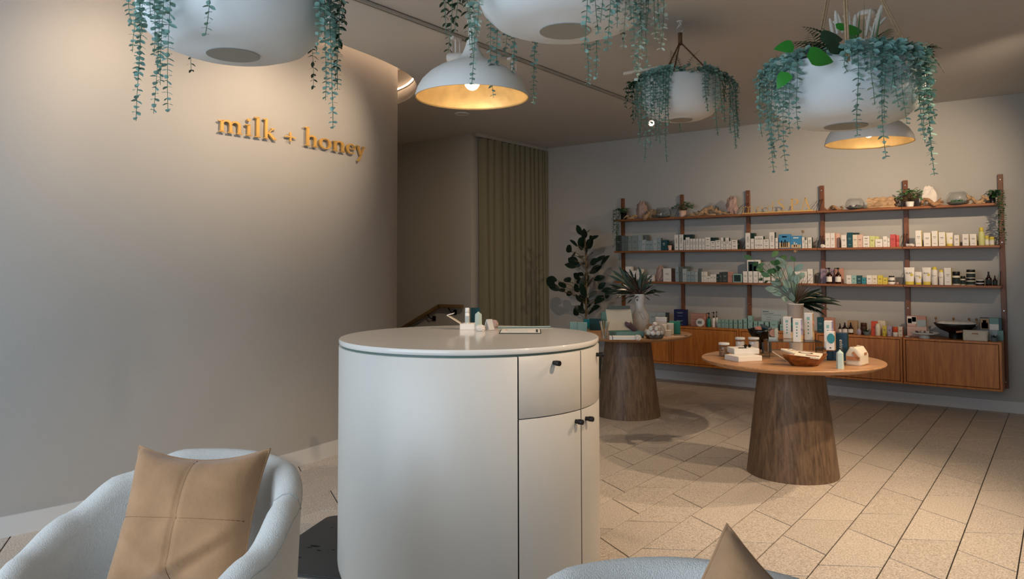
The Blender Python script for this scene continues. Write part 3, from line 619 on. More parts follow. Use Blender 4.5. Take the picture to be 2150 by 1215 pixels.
HEART = leaf_mb(1, .78, 8, .12, .2, lambda t: (math.sin(PI * t ** .55) ** .75) if t < 1 else 0); HEART_ME = {k: HEART.mesh('leaf', k) for k in ('leaf_bright', 'leaf_mid', 'leaf_dark')}
OVAL = leaf_mb(1, .58, 6, .12, .12, lambda t: math.sin(PI * (t * .97 + .03)) ** .75); OVAL_ME = {k: OVAL.mesh('leaf', k) for k in ('leaf_ficus', 'leaf_pale', 'leaf_mid')}
LANCE = leaf_mb(1, .2, 6, .2, .3, lambda t: math.sin(PI * (t * .94 + .06)) ** .9); LANCE_ME = {k: LANCE.mesh('leaf', k) for k in ('leaf_dark', 'leaf_brown', 'leaf_mid', 'leaf_ficus', 'leaf_sage')}
def put_leaf(me, parent, M): o = link('leaf', me, parent); o.matrix_basis = M; return o
def rnd(a): return random.uniform(-a, a)
def strand_path(start, over, z_end, sway):
    pts = [start, over[0], over[1]]; z = over[1].z; x, y = over[1].x, over[1].y; n = max(2, int((z - z_end) / .05)); ph = random.uniform(0, 6)
    for i in range(1, n + 1): t = i / n; pts.append(Vector((x + sway * math.sin(ph + 3 * t) * t, y + sway * math.cos(ph + 2.5 * t) * t, z + (z_end - z) * t)))
    return catmull(pts, 3)
def resample(path, step):
    out = [(path[0], (path[1] - path[0]).normalized())]; acc = 0
    for a, b in zip(path, path[1:]):
        L = (b - a).length; 
        while acc + L >= step and L > 1e-9:
            k = (step - acc) / L; a = a + (b - a) * k; L = (b - a).length; acc = 0; out.append((a.copy(), (b - a).normalized() if L > 1e-9 else Vector((0, 0, -1))))
        acc += L
    return out
def fern_frond(parent, p0, p1, m='fern', w_=.035, n=16):
    p0 = Vector(p0); p1 = Vector(p1); mid = (p0 + p1) / 2 + Vector((0, 0, .25 * (p1 - p0).length)); mb = MB(); pts = [(p0 * (1 - t) ** 2 + mid * 2 * t * (1 - t) + p1 * t * t) for t in [i / n for i in range(n + 1)]]
    mb.tube(pts, [.0018 * (1 - .6 * i / n) for i in range(n + 1)], 4)
    for i in range(2, n):
        t = (pts[i + 1] - pts[i - 1]).normalized(); sd = t.cross(Vector((0, 0, 1))).normalized(); k = w_ * math.sin(PI * (.12 + .86 * i / n))
        for s in (-1, 1): mb.add(LANCE.v, LANCE.f, True, frame(pts[i], sd * s + t * .5, (0, 0, 1), k))
    return mb.build('fern_frond', m, parent)
def blade(parent, p0, p1, m, w_=.006, bend=.2, name='grass_blade', mbx=None):
    p0 = Vector(p0); p1 = Vector(p1); mb = mbx or MB(); n = 7; mid = (p0 + p1) / 2 + Vector((0, 0, bend * (p1 - p0).length)); pts = [p0 * (1 - t) ** 2 + mid * 2 * t * (1 - t) + p1 * t * t for t in [i / n for i in range(n + 1)]]
    sd = (p1 - p0).cross(Vector((rnd(1), rnd(1), .3))).normalized(); vs = []
    for i, p in enumerate(pts): k = w_ / 2 * (1 - (i / n) ** 2) + .0003; vs += [p - sd * k, p + sd * k]
    mb.add(vs, [(2 * i, 2 * i + 1, 2 * i + 3, 2 * i + 2) for i in range(n)], True)
    return mb if mbx else mb.build(name, m, parent)

# ------------------------------------------------------------------ hanging planters
def planter(label, cx, cy, D, R, H, knot_y, ropem, strands, budget, leafL, anchors, plants=None, cxm=None, seed=1, filler=40):
    random.seed(seed); big = len(strands) > 25; base = at_d(cx, cy, D); t = thing('hanging_planter', label, 'planter', base, 0, 'white hanging planters')
    pr = [(.0, .0), (.27 * R, .0), (.30 * R, .004), (.58 * R, .035 * H), (.78 * R, .12 * H), (.91 * R, .27 * H), (.98 * R, .45 * H), (R, .63 * H), (.985 * R, .82 * H), (.95 * R, .97 * H), (.94 * R, H), (.92 * R, H), (.91 * R, .9 * H), (.9 * R, .8 * H)]
    MB().lathe(pr[1:], 72).build('bowl', 'planter', t); MB().disc(.285 * R, 48, (0, 0, -.001), False).build('bowl_base', 'planter_base', t)
    MB().disc(.905 * R, 40, (0, 0, .84 * H)).build('soil', 'soil', t)
    far_l, rgt_l = far, rgt; ppm = F_PX / D; cxm = cxm or cx
    kz = at_d(cxm, knot_y, D).z - base.z; kp = Vector((0, 0, kz)); lp = at_d(cxm, knot_y, D) - base; lp.z = 0; kp = Vector((0, 0, kz))
    for u, fr in anchors:
        d = (rgt_l * u - far_l * fr * math.sqrt(max(0, 1 - u * u))).normalized(); a = d * R * .95 + Vector((0, 0, H * .93))
        rp = MB(); rw = .0075 if ropem == 'rope' else .005
        for k in range(3 if ropem == 'rope' else 1):
            off = Vector((math.cos(k * 2.1), math.sin(k * 2.1), 0)) * (rw * .75 if ropem == 'rope' else 0)
            rp.tube([kp + off, kp * .5 + a * .5 + off, a + off, a + d * .008 + Vector((0, 0, -.03)) + off], rw * (.62 if ropem == 'rope' else 1), 7)
        rp.build('rope', ropem, t)
    mb = MB(); mb.tube([kp + Vector((0, 0, -.02)), kp + Vector((0, 0, .06))], .014, 10); mb.build('rope_binding', ropem, t)
    top = ZC - base.z; rz = kp.z + .085
    MB().tube([Vector((.022 * math.cos(a), 0, rz + .022 * math.sin(a))) for a in [2 * PI * i / 24 for i in range(24)]], .0028, 6, closed=True).build('ring', 'silver', t)
    hk = [Vector((0, 0, top)), Vector((0, 0, max(rz + .05, top - .02)))] + [Vector((0, .018 * math.sin(a), rz + .032 + .012 * math.cos(a) )) for a in [0.0, .9, 1.8, 2.7, 3.6, 4.2]]
    MB().tube(hk, .005, 8).build('ceiling_hook', 'white_paint', t); MB().cyl(.02, top - .006, top, 16).build('hook_plate', 'white_paint', t)
    used = 0
    for (x, yb, fr, kind) in sorted(strands, key=lambda s: -s[2]):
        best = None
        for k in range(-90, 91, 2):
            a = math.radians(k); dd = rgt_l * math.sin(a) - far_l * fr * math.cos(a); rr = R * (1.05 + .04 * abs(math.sin(a))); q = project(base + dd * rr + Vector((0, 0, H * .5)))
            if best is None or abs(q[0] - x) < best[0]: best = (abs(q[0] - x), dd, rr, q[2], x - q[0])
        d, rr = best[1], best[2]; p2 = d * rr
        if best[0] > 5: p2 = p2 + rgt_l * max(-.3 * R, min(.3 * R, best[4] * best[3] / F_PX)); d = p2.normalized()
        z_end = at_d(x, yb, best[3]).z - base.z
        p2v = Vector((p2.x, p2.y, min(H * .86, H * .86)))
        L = leafL * (1.25 if kind in ('v', 'V') else 1)
        path = strand_path(d * R * .72 + Vector((0, 0, H * .98)), [d * R * .96 + Vector((0, 0, H + .03 + rnd(.01))), p2v], z_end, .012)
        ns = resample(path, L * (.72 if kind == 'v' else .66)); m = {'e': 'euc', 'p': 'euc_pale', 'v': 'leaf_dark'}[kind]
        st = MB().tube(path, .0013 * (D / 3), 4).build('vine_strand' if kind == 'v' else 'eucalyptus_strand', 'euc_stem', t)
        tmpl, me = (VINE, VINE_ME['leaf_dark']) if kind == 'v' else (EUC, EUC_ME[m]); joined = MB(); N = len(ns)
        for i, (p, tn) in enumerate(ns):
            if i < 1: continue
            k = L * (1.08 - .5 * (i / N) ** 2) * random.uniform(.82, 1.12); a0 = i * PI / 2 + rnd(.5)
            for s in (0, 1):
                a = a0 + s * PI + rnd(.25); o = Vector((math.cos(a), math.sin(a), 0)); o = (o - tn * o.dot(tn)).normalized()
                M = frame(p, o + tn * random.uniform(.05, .55), -tn + Vector((rnd(.5), rnd(.5), rnd(.2))), k)
                if used < budget and fr > 0 and ((i + s) % 2 == 0 or not big): put_leaf(me, st, M); used += 1
                else: joined.add(tmpl.v, tmpl.f, True, M)
        if joined.v: tag(joined.build('foliage', m, st), kind='stuff')
    fm = MB()           # leafy mat over the rim
    for k in range(filler * 4):
        a = random.uniform(0, 2 * PI); r = R * random.uniform(.7, 1.06); p = Vector((r * math.cos(a), r * math.sin(a), H + random.uniform(-.01, .035))); d = Vector((math.cos(a) + rnd(.8), math.sin(a) + rnd(.8), rnd(.5)))
        fm.add(EUC.v, EUC.f, True, frame(p, d, (rnd(.6), rnd(.6), 1), leafL * random.uniform(.8, 1.25)))
    if filler: tag(fm.build('rim_foliage', 'euc', t), kind='stuff')
    return t, base
S1 = [(272, 50, 1, 'e'), (292, 172, 1, 'e'), (300, 256, 1, 'e'), (318, 120, 1, 'e'), (331, 242, 1, 'e'), (346, 180, 1, 'e'), (357, 236, 1, 'e'), (285, 110, -1, 'e'), (322, 40, 1, 'e'), (440, 74, 1, 'e'), (403, 149, -1, 'v'),
      (668, 115, 1, 'e'), (680, 213, 1, 'e'), (694, 272, 1, 'e'), (703, 190, 1, 'e'), (711, 182, 1, 'v'), (690, 120, 1, 'e'), (676, 70, 1, 'e'), (716, 100, 1, 'e'), (699, 150, -1, 'e'), (652, 186, -1, 'v'), (300, 70, 1, 'e'), (720, 50, -1, 'v')]
planter('large white hanging bowl planter trailing eucalyptus in front of the curved wall', 490, 116, 2.97, .36, .31, -330, 'rope', S1, 300, .030, [(-.5, 1), (.5, 1), (0, -1)], cxm=487, seed=3, filler=50)
S2 = [(928, 40, 1, 'v'), (940, 75, 1, 'v'), (948, 112, 1, 'v'), (962, 70, 1, 'v'), (975, 100, 1, 'v'), (988, 120, 1, 'p'), (994, 180, 1, 'e'), (1003, 80, 1, 'p'), (978, 60, 1, 'p'), (1032, 206, -1, 'e'), (1048, 165, -1, 'e'), (1060, 120, -1, 'e'), (1076, 178, -1, 'e'), (1126, 222, -1, 'e'),
      (1232, 184, -1, 'e'), (1248, 165, -1, 'e'), (1234, 110, 1, 'e'), (1252, 70, 1, 'e'), (1280, 112, 1, 'e'), (1265, 50, 1, 'e'), (1300, 60, 1, 'p'), (1316, 108, 1, 'p'), (1333, 160, 1, 'e'), (1345, 178, 1, 'p'), (1352, 110, 1, 'p'), (1362, 140, 1, 'e'), (1375, 90, 1, 'p'), (1390, 105, 1, 'p'), (1340, 70, 1, 'e'), (1322, 40, 1, 'p'), (1290, 30, 1, 'e'), (1385, 60, 1, 'e'), (1310, 85, -1, 'v'), (1365, 60, 1, 'p')]
planter('large white hanging bowl planter at the top of the view above the desk', 1187, 66, 2.93, .36, .31, -380, 'rope', S2, 300, .029, [(-.6, 1), (.5, 1), (0, -1)], cxm=1180, seed=5, filler=50)
S3 = [(1332, 250, 1, 'e'), (1338, 275, 1, 'e'), (1345, 300, 1, 'e'), (1355, 342, 1, 'e'), (1364, 312, 1, 'e'), (1372, 297, 1, 'e'), (1385, 303, 1, 'e'), (1392, 240, 1, 'e'), (1399, 340, 1, 'e'), (1406, 260, 1, 'e'), (1350, 230, 1, 'e'), (1378, 220, 1, 'e'), (1336, 220, -1, 'e'), (1481, 233, 1, 'e'), (1490, 200, 1, 'e'), (1502, 286, 1, 'e'), (1512, 238, 1, 'e'), (1519, 215, 1, 'e'), (1526, 255, 1, 'e'), (1533, 230, 1, 'e'), (1539, 312, 1, 'e'), (1544, 290, 1, 'e'), (1548, 263, 1, 'e'), (1535, 280, -1, 'e'), (1322, 205, 1, 'v'), (1316, 225, 1, 'v'), (1326, 258, 1, 'v'), (1428, 277, -1, 'e')]
t3, b3 = planter('smaller white hanging planter farther back, hung from a white ceiling hook', 1430, 252, 4.81, .255, .26, 86, 'leather_cord', S3, 0, .028, [(-.62, 1), (.9, .4), (-.1, -1)], cxm=1429, seed=8, filler=110)
a, b = at_d(1309, 155, 4.75) - b3, at_d(1404, 138, 4.75) - b3
mb = MB(); M = frame(a, b - a, (0, 0, 1)); mb.rbox(0, (b - a).length, -.012, .012, -.009, .009, .003, 1, M); mb.build('wood_strip', 'plume', t3)
for k in range(5): fern_frond(t3, Vector((rnd(.08), rnd(.08), .25)), Vector((.05 + rnd(.1), -.1 + rnd(.1), .42 + rnd(.04))), w_=.03)
S4 = [(1597, 287, 1, 'e'), (1605, 220, 1, 'e'), (1612, 300, 1, 'e'), (1621, 363, 1, 'e'), (1626, 296, 1, 'e'), (1634, 240, 1, 'e'), (1645, 356, 1, 'e'), (1660, 282, 1, 'e'), (1676, 273, 1, 'e'), (1601, 250, -1, 'e'), (1616, 180, 1, 'e'), (1640, 190, 1, 'p'), (1777, 149, 1, 'e'), (1805, 284, 1, 'e'), (1826, 221, 1, 'p'), (1855, 329, 1, 'e'), (1848, 180, 1, 'e'), (1871, 190, 1, 'e'), (1880, 225, 1, 'e'), (1894, 260, 1, 'e'), (1912, 218, 1, 'p'), (1926, 282, 1, 'e'), (1920, 160, 1, 'e'), (1936, 230, 1, 'e'), (1950, 369, 1, 'e'), (1942, 300, 1, 'e'), (1955, 250, 1, 'e'), (1948, 180, 1, 'p'), (1592, 200, 1, 'e'), (1608, 262, 1, 'p'), (1630, 215, 1, 'e'), (1652, 230, 1, 'e'), (1838, 150, 1, 'e'), (1862, 250, 1, 'e'), (1905, 170, 1, 'e'), (1932, 150, 1, 'p'), (1946, 330, 1, 'e'), (1618, 330, -1, 'e'), (1790, 130, 1, 'e'), (1815, 140, 1, 'e')]
t4, b4 = planter('big white hanging planter with ferns and pale plumes in front of the shelves', 1776, 265, 3.25, .315, .255, -175, 'rope', S4, 300, .031, [(-.38, 1), (.72, .15), (-.1, -1)], cxm=1778, seed=11, filler=80)
def l4(x, y, D=3.1): return at_d(x, y, D) - b4
tocam = (CAM - b4).normalized()
for x, y, sz, dx, dz, m, D in ((1694, 118, .115, 1, -.08, 'leaf_bright', 2.92), (1655, 152, .075, -.55, -.7, 'leaf_bright', 2.95), (1722, 82, .10, .9, .1, 'leaf_dark', 3.0), (1756, 60, .06, 1, .4, 'leaf_bright', 3.2), (1774, 66, .08, .7, .1, 'leaf_bright', 3.1), (1782, 86, .075, 1, -.1, 'leaf_mid', 3.0), (1735, 98, .09, 1, -.1, 'leaf_dark', 2.98), (1668, 98, .08, -1, .0, 'leaf_bright', 3.02)):
    put_leaf(HEART_ME[m], t4, frame(l4(x, y, D), rgt * dx + Vector((0, 0, dz)), tocam + Vector((0, 0, .5)), sz))
for x, y, D in ((1684, 56, 3.2), (1648, 95, 3.1), (1700, 65, 3.3), (1735, 70, 3.3), (1870, 60, 3.3), (1850, 72, 3.1), (1690, 90, 3.1), (1655, 90, 3.25)): fern_frond(t4, Vector((rnd(.1), rnd(.1), .25)), l4(x, y, D), w_=.06)
for x0, y0, x1, y1 in ((1812, 80, 1815, 0), (1800, 85, 1806, 20), (1838, 85, 1850, 20), (1842, 85, 1870, 52), (1848, 88, 1880, 75), (1760, 75, 1722, 57), (1860, 90, 1912, 77), (1818, 85, 1826, 40), (1790, 85, 1776, 50), (1830, 85, 1838, 45)): blade(t4, l4(x0, y0 + 10), l4(x1, y1), 'leaf_mid', .008, .02)
for x0, y0, x1, y1, w_ in ((1758, 60, 1754, 22, .011), (1750, 65, 1742, 38, .010), (1770, 58, 1758, 28, .010), (1785, 55, 1773, 0, .014), (1787, 50, 1771, 32, .010), (1792, 62, 1796, 30, .012), (1830, 70, 1852, 10, .016), (1818, 65, 1828, 18, .010), (1840, 45, 1860, 36, .010), (1768, 50, 1748, 45, .009), (1835, 60, 1820, 50, .008)):
    p0, p1 = l4(x0, y0 + 12, 3.3), l4(x1, y1, 3.3); mb = MB(); n = 16; pts = [p0 + (p1 - p0) * (i / n) for i in range(n + 1)]
    mb.tube(pts, [w_ * 1.0 * (math.sin(PI * (.1 + .85 * i / n)) ** .5) * (1 if i % 2 else .72) for i in range(n + 1)], 8); mb.build('plume', 'plume', t4)
for k in range(9):
    x, y = random.uniform(1945, 1992), random.uniform(85, 160); fern_frond(t4, l4(1935 + rnd(8), 110 + rnd(8), 3.15), l4(x, y, 3.1), 'leaf_dark', .025, 10)

# ------------------------------------------------------------------ tall rubber plant in the corner
fp = thing('rubber_plant', 'tall dark green rubber plant standing in the corner by the curtain', 'plant', (-4.66, 7.72, 0)); fo = Vector(fp.location)
def fpx(x, y, dy=0): return at_y(1140 + x / 2.762, 460 + y / 2.762, 7.72 + dy) - fo
mb = MB(); mb.lathe([(.0, 0), (.13, 0), (.16, .02), (.18, .30), (.185, .32), (.17, .32), (.165, .28)], 32); mb.disc(.167, 32, (0, 0, .28)); mb.build('pot', 'char', fp)
stem = [Vector((0, 0, .25)), fpx(248, 640), fpx(250, 500), fpx(252, 360), fpx(250, 220), fpx(240, 95)]
br = MB(); br.tube(catmull(stem, 4), .011, 7); LFS = [(250, 65), (225, 75), (240, 98), (282, 120), (292, 105), (175, 140), (143, 176), (165, 200), (235, 132), (228, 160), (245, 182), (270, 208), (205, 215), (163, 262), (186, 248), (282, 250), (235, 252), (335, 232), (362, 252), (306, 288), (220, 312), (196, 330), (285, 292), (250, 312), (322, 332), (205, 362), (230, 372), (282, 370), (250, 350), (52, 342), (38, 372), (70, 397), (133, 352), (110, 385), (155, 427), (185, 402), (220, 405), (205, 462), (240, 432), (362, 402), (345, 388), (382, 437), (320, 452), (290, 440), (215, 505), (188, 541), (230, 522), (282, 496), (270, 532), (302, 502), (245, 472), (100, 410), (170, 232), (330, 470), (262, 150)]
random.seed(21)
for x, y in LFS:
    sx = 250 - (10 * (y < 120)); sy = min(600, y + .35 * abs(x - sx) + 25); dy = rnd(.18); p0 = fpx(sx, sy); p = fpx(x, y, dy); q = p0 + (p - p0) * .82
    br.tube([p0, p0 * .4 + q * .6 + Vector((0, 0, .02)), q], .0035, 5)
    d = (p - q); d = d.normalized() if d.length > .02 else Vector((rnd(1), 0, .5)); L = random.uniform(.13, .185)
    put_leaf(OVAL_ME['leaf_ficus'], fp, frame(p - d * L * .5, d + Vector((rnd(.3), rnd(.4), rnd(.3))), (rnd(.6), -1, .5 + rnd(.5)), L))
br.build('stem', 'stem', fp)

# ------------------------------------------------------------------ products on the shelves
random.seed(5)
CW = {'w': 'white', 'cream': 'cream', 'char': 'charcoal', 'grey': 'mid grey', 'grey_d': 'dark grey', 'lgrey': 'pale grey', 'bgrey': 'blue grey', 'teal_d': 'dark teal', 'green_d': 'dark green', 'mint': 'mint green', 'mint_d': 'deep mint', 'pink': 'pale pink', 'rose': 'dusty rose', 'lilac': 'mauve', 'lav': 'lavender',
      'yellow': 'yellow', 'lime': 'pale lime', 'red': 'coral red', 'orange': 'orange', 'amber': 'amber', 'navy': 'navy', 'blue': 'blue', 'sand': 'sand coloured', 'tan': 'tan', 'brown': 'brown', 'black': 'black', 'jade': 'jade', 'teal': 'teal'}
ROWN = ['top shelf', 'second shelf', 'third shelf', 'cabinet top']
CROP = {'A': (1270, 360, 3.373), 'B': (1540, 360, 3.373), 'C': (1820, 340, 3.197), 'M': (1700, 380, 3.795), 'N': (1880, 560, 4.341), 'O': (1680, 540, 5.0625), 'Q': (1470, 560, 6.748), 'R': (1280, 560, 6.75)}
ZROW = ZS + (ZCT,); YROW = (8.10, 8.105, 8.105, 8.04)
cnt = {}; 
def nth(row, bay): k = (row, bay); cnt[k] = cnt.get(k, -1) + 1; return ORD[min(cnt[k], 20)]
def lab(desc, row, bay): return f'{desc}, {nth(row, bay)} from left, {ROWN[row]}, {BAY[bay]}'
def carton(x0, x1, y0, dep, z0, z1, col_, side, label, word=None, group=None, lines=True, name='product_box', back=False):
    w_, h = x1 - x0 - .001, z1 - z0; t = thing(name, label, 'box', ((x0 + x1) / 2, y0 + dep / 2, z0), 0, group)
    mb = MB(); mb.rbox(-w_ / 2, w_ / 2, -dep / 2, dep / 2, 0, h, .0012, 1)
    for i, f in enumerate(mb.f):
        c = [sum(mb.v[j][k] for j in f) / len(f) for k in range(3)]
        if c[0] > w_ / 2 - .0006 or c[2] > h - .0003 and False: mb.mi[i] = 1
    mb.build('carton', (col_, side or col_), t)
    if word and not back:
        L = len(word) * .62
        if h > w_ * 1.5: s = min(w_ * .5, h * .55 / L); text(word, 'ink' if col_ not in ('navy', 'teal_d', 'deepblue', 'green_d') else 'w', t, (0, -dep / 2 - .0006, h * .6), s, (PI / 2, -PI / 2, 0))
        else: s = min(h * .5, w_ * .8 / L); text(word, 'ink' if col_ not in ('navy', 'teal_d', 'deepblue', 'green_d') else 'w', t, (0, -dep / 2 - .0006, h * .55), s)
        MB().box(-w_ * .2, w_ * .2, -dep / 2 - .0005, -dep / 2, h * .16, h * .19).build('small_print', 'ink', t)
    elif lines and not back:
        k = 'ink' if col_ not in ('char', 'navy', 'teal_d', 'deepblue', 'green_d', 'black') else 'lgrey'
        m2 = MB(); m2.box(-w_ * .26, w_ * .26, -dep / 2 - .0005, -dep / 2, h * .60, h * .60 + .004); m2.box(-w_ * .18, w_ * .18, -dep / 2 - .0005, -dep / 2, h * .52, h * .52 + .0025); m2.box(-w_ * .22, w_ * .22, -dep / 2 - .0005, -dep / 2, h * .18, h * .18 + .0025); m2.build('printed_label', k, t)
    return t
def size_word(w_, h): return 'slim' if h > 2.6 * w_ else ('tall' if h > 1.7 * w_ else ('square' if h > .8 * w_ else 'flat'))
def row_boxes(crop, row, bay, items, group):
    cx, cy, s = CROP[crop]; Y = YROW[row]; z0 = ZROW[row]
    for it in items:
        x0, x1, yt, c = it[:4]; side = it[4] if len(it) > 4 else None; word = it[5] if len(it) > 5 else None; mode = it[6] if len(it) > 6 else ''
        yy = Y + (.075 if mode == 'back' else 0); a = at_y(cx + x0 / s, cy + (yt if not isinstance(yt, tuple) else yt[0]) / s, yy); b = at_y(cx + x1 / s, cy + (yt if not isinstance(yt, tuple) else yt[0]) / s, yy)
        dep = .06 if mode == 'back' else min(.06, max(.035, (b.x - a.x)))
        if isinstance(yt, tuple):
            zm = at_y(cx + x0 / s, cy + yt[1] / s, yy).z; o = nth(row, bay)
            carton(a.x, b.x, yy, dep, z0, zm - .0005, c, side, f'{CW[c]} carton, lower of the stack {o} from left, {ROWN[row]}, {BAY[bay]}', word, group)
            carton(a.x, b.x, yy, dep, zm, a.z, c, side, f'{CW[c]} carton, upper of the stack {o} from left, {ROWN[row]}, {BAY[bay]}', word, group)
        else:
            carton(a.x, b.x, yy, dep, z0, a.z, c, side, lab(f'{size_word(b.x - a.x, a.z - z0)} {CW[c]} carton' + (' standing behind the front row' if mode == 'back' else ''), row, bay), word, group, back=(mode == 'back'))
G2 = 'cartons on the second shelf'; G3 = 'cartons on the third shelf'; G4 = 'cartons along the cabinet tops'
row_boxes('A', 1, 0, [(75, 117, 453, 'char'), (118, 138, 455, 'grey_d'), (139, 163, 457, 'grey_d'), (164, 189, 457, 'grey'), (190, 234, 454, 'grey'), (235, 260, 449, 'bgrey'), (262, 300, 450, 'grey_d', None, None, 'back'), (261, 286, 483, 'lgrey'), (287, 313, 490, 'bgrey'), (314, 340, 490, 'bgrey'), (341, 368, 482, 'lgrey'), (369, 397, 470, 'bgrey', 'grey_d'), (398, 440, 485, 'teal_d', None, '15')], G2)
O = 'OSEA'
row_boxes('A', 1, 1, [(492, 522, 448, 'w', 'green_d', O), (525, 556, 446, 'w', 'green_d', O), (560, 622, 447, 'green_d', None, None, 'back'), (558, 570, 484, 'w', 'green_d'), (571, 601, 466, 'w', 'green_d', O), (602, 622, 475, 'w', 'green_d', O), (623, 642, 475, 'w', 'green_d', O), (643, 662, 475, 'w', 'green_d', O), (663, 686, 475, 'w', 'green_d', O), (687, 708, 475, 'w', 'green_d', O), (709, 747, (466, 507), 'w', 'green_d'), (749, 780, (492, 520), 'w', 'green_d'), (781, 819, (487, 515), 'w', 'green_d'), (748, 793, 468, 'green_d', None, None, 'back'), (820, 841, 468, 'w', 'green_d', O), (842, 856, 495, 'w', 'green_d'), (857, 879, 468, 'w', 'green_d', O), (880, 894, 492, 'w', 'green_d'), (895, 938, (485, 515), 'w', 'green_d')], G2)
row_boxes('B', 1, 2, [(83, 119, 435, 'w', 'green_d', O), (120, 150, 436, 'green_d', None, None, 'back'), (122, 146, 475, 'w', 'green_d'), (148, 210, (458, 502), 'w', 'green_d', O), (212, 252, (480, 513), 'w', 'green_d'), (253, 291, 430, 'w', 'green_d', O), (295, 316, 470, 'w', 'green_d')], G2)
row_boxes('B', 1, 2, [(484, 505, 465, 'w', 'green_d', O), (506, 524, 485, 'w', 'green_d'), (526, 555, 467, 'w', 'green_d', O)], G2)
row_boxes('B', 1, 3, [(648, 685, 436, 'w', 'pink'), (686, 718, 435, 'w', 'rose'), (720, 748, 438, 'pink', None, None, 'back'), (762, 800, 449, 'w', 'pink'), (802, 842, 432, 'teal_d'), (845, 885, 434, 'green_d', None, None, 'back'), (843, 877, 447, 'cream'), (878, 912, 447, 'pink'), (915, 963, (457, 500), 'w', 'lime')], G2)
row_boxes('M', 1, 3, [(478, 516, 437, 'lime'), (517, 548, 440, 'lime', None, None, 'back'), (520, 580, 463, 'w'), (583, 616, 440, 'w'), (618, 637, 455, 'w'), (641, 682, 425, 'red')], G2)
row_boxes('C', 1, 4, [(325, 366, 460, 'w', 'yellow'), (380, 428, 475, 'w', 'yellow'), (433, 475, 463, 'w', 'yellow'), (480, 526, 471, 'w', 'yellow'), (585, 620, 490, 'w', 'yellow'), (640, 684, 484, 'w', 'yellow'), (690, 736, 483, 'w', 'yellow')], G2)
row_boxes('A', 2, 0, [(145, 186, 672, 'w'), (187, 226, 702, 'w'), (228, 262, 690, 'w'), (300, 346, (733, 755), 'w'), (412, 470, 685, 'w', 'brown'), (472, 495, 687, 'brown')], G3)
row_boxes('A', 2, 1, [(497, 523, 672, 'bgrey', 'grey_d'), (524, 548, 672, 'grey_d'), (550, 592, 672, 'grey_d', None, None, 'back'), (549, 578, 688, 'lgrey', 'grey'), (579, 607, 706, 'bgrey', 'grey'), (608, 637, 704, 'bgrey', 'grey'), (638, 658, 706, 'lgrey', 'grey'), (660, 682, 687, 'grey_d'), (683, 698, 709, 'w'), (699, 718, 709, 'w'), (719, 745, 740, 'w'), (746, 766, 728, 'w'), (767, 788, 727, 'w'), (789, 808, 726, 'green_d'), (809, 829, 712, 'char'), (830, 869, 710, 'char'), (870, 886, 710, 'rose'), (887, 904, 712, 'rose'), (906, 970, 724, 'mint')], G3)
row_boxes('Q', 2, 2, [(605, 672, 62, 'w', 'teal_d'), (678, 745, 62, 'w', 'teal_d'), (750, 820, 62, 'w', 'teal_d'), (825, 890, 58, 'w', 'teal_d'), (895, 985, 75, 'w'), (1010, 1090, 70, 'w')], G3)
row_boxes('B', 2, 2, [(430, 475, 708, 'w'), (478, 520, 708, 'w'), (524, 562, 690, 'w', 'grey')], G3)
row_boxes('M', 2, 3, [(85, 128, 698, 'lilac', None, None, 'back'), (160, 190, 700, 'lilac', None, None, 'back'), (196, 262, 695, 'rose', None, None, 'back'), (292, 331, 750, 'w'), (332, 372, 750, 'mint'), (373, 413, 752, 'teal_d'), (415, 448, 768, 'teal'), (452, 495, 750, 'w'), (496, 538, 750, 'cream'), (540, 580, 750, 'yellow'), (582, 618, 768, 'yellow')], G3)
row_boxes('C', 2, 4, [(518, 566, 710, 'w', 'yellow')], G3)
row_boxes('A', 3, 1, [(488, 574, (975, 1031), 'navy')], G4)
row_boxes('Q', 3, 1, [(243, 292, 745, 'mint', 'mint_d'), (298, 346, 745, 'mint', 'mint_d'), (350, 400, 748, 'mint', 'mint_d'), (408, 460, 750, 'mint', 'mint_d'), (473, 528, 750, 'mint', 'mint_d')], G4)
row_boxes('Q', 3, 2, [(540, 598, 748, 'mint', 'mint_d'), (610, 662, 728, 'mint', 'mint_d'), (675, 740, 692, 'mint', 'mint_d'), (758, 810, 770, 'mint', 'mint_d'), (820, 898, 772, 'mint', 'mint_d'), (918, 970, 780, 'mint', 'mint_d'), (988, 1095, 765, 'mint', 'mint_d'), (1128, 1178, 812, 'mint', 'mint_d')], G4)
row_boxes('O', 3, 3, [(178, 248, 637, 'teal_d'), (252, 360, 640, 'rose'), (500, 605, 670, 'tan', None, None, 'back'), (752, 815, 680, 'orange'), (822, 905, 673, 'cream', None, None, 'back'), (873, 920, 728, 'yellow'), (922, 975, 730, 'lav'), (1042, 1088, 735, 'cream', 'orange')], G4)
row_boxes('R', 3, 0, [(560, 660, 640, 'lgrey'), (662, 790, 640, 'lgrey'), (795, 828, 648, 'char')], G4)
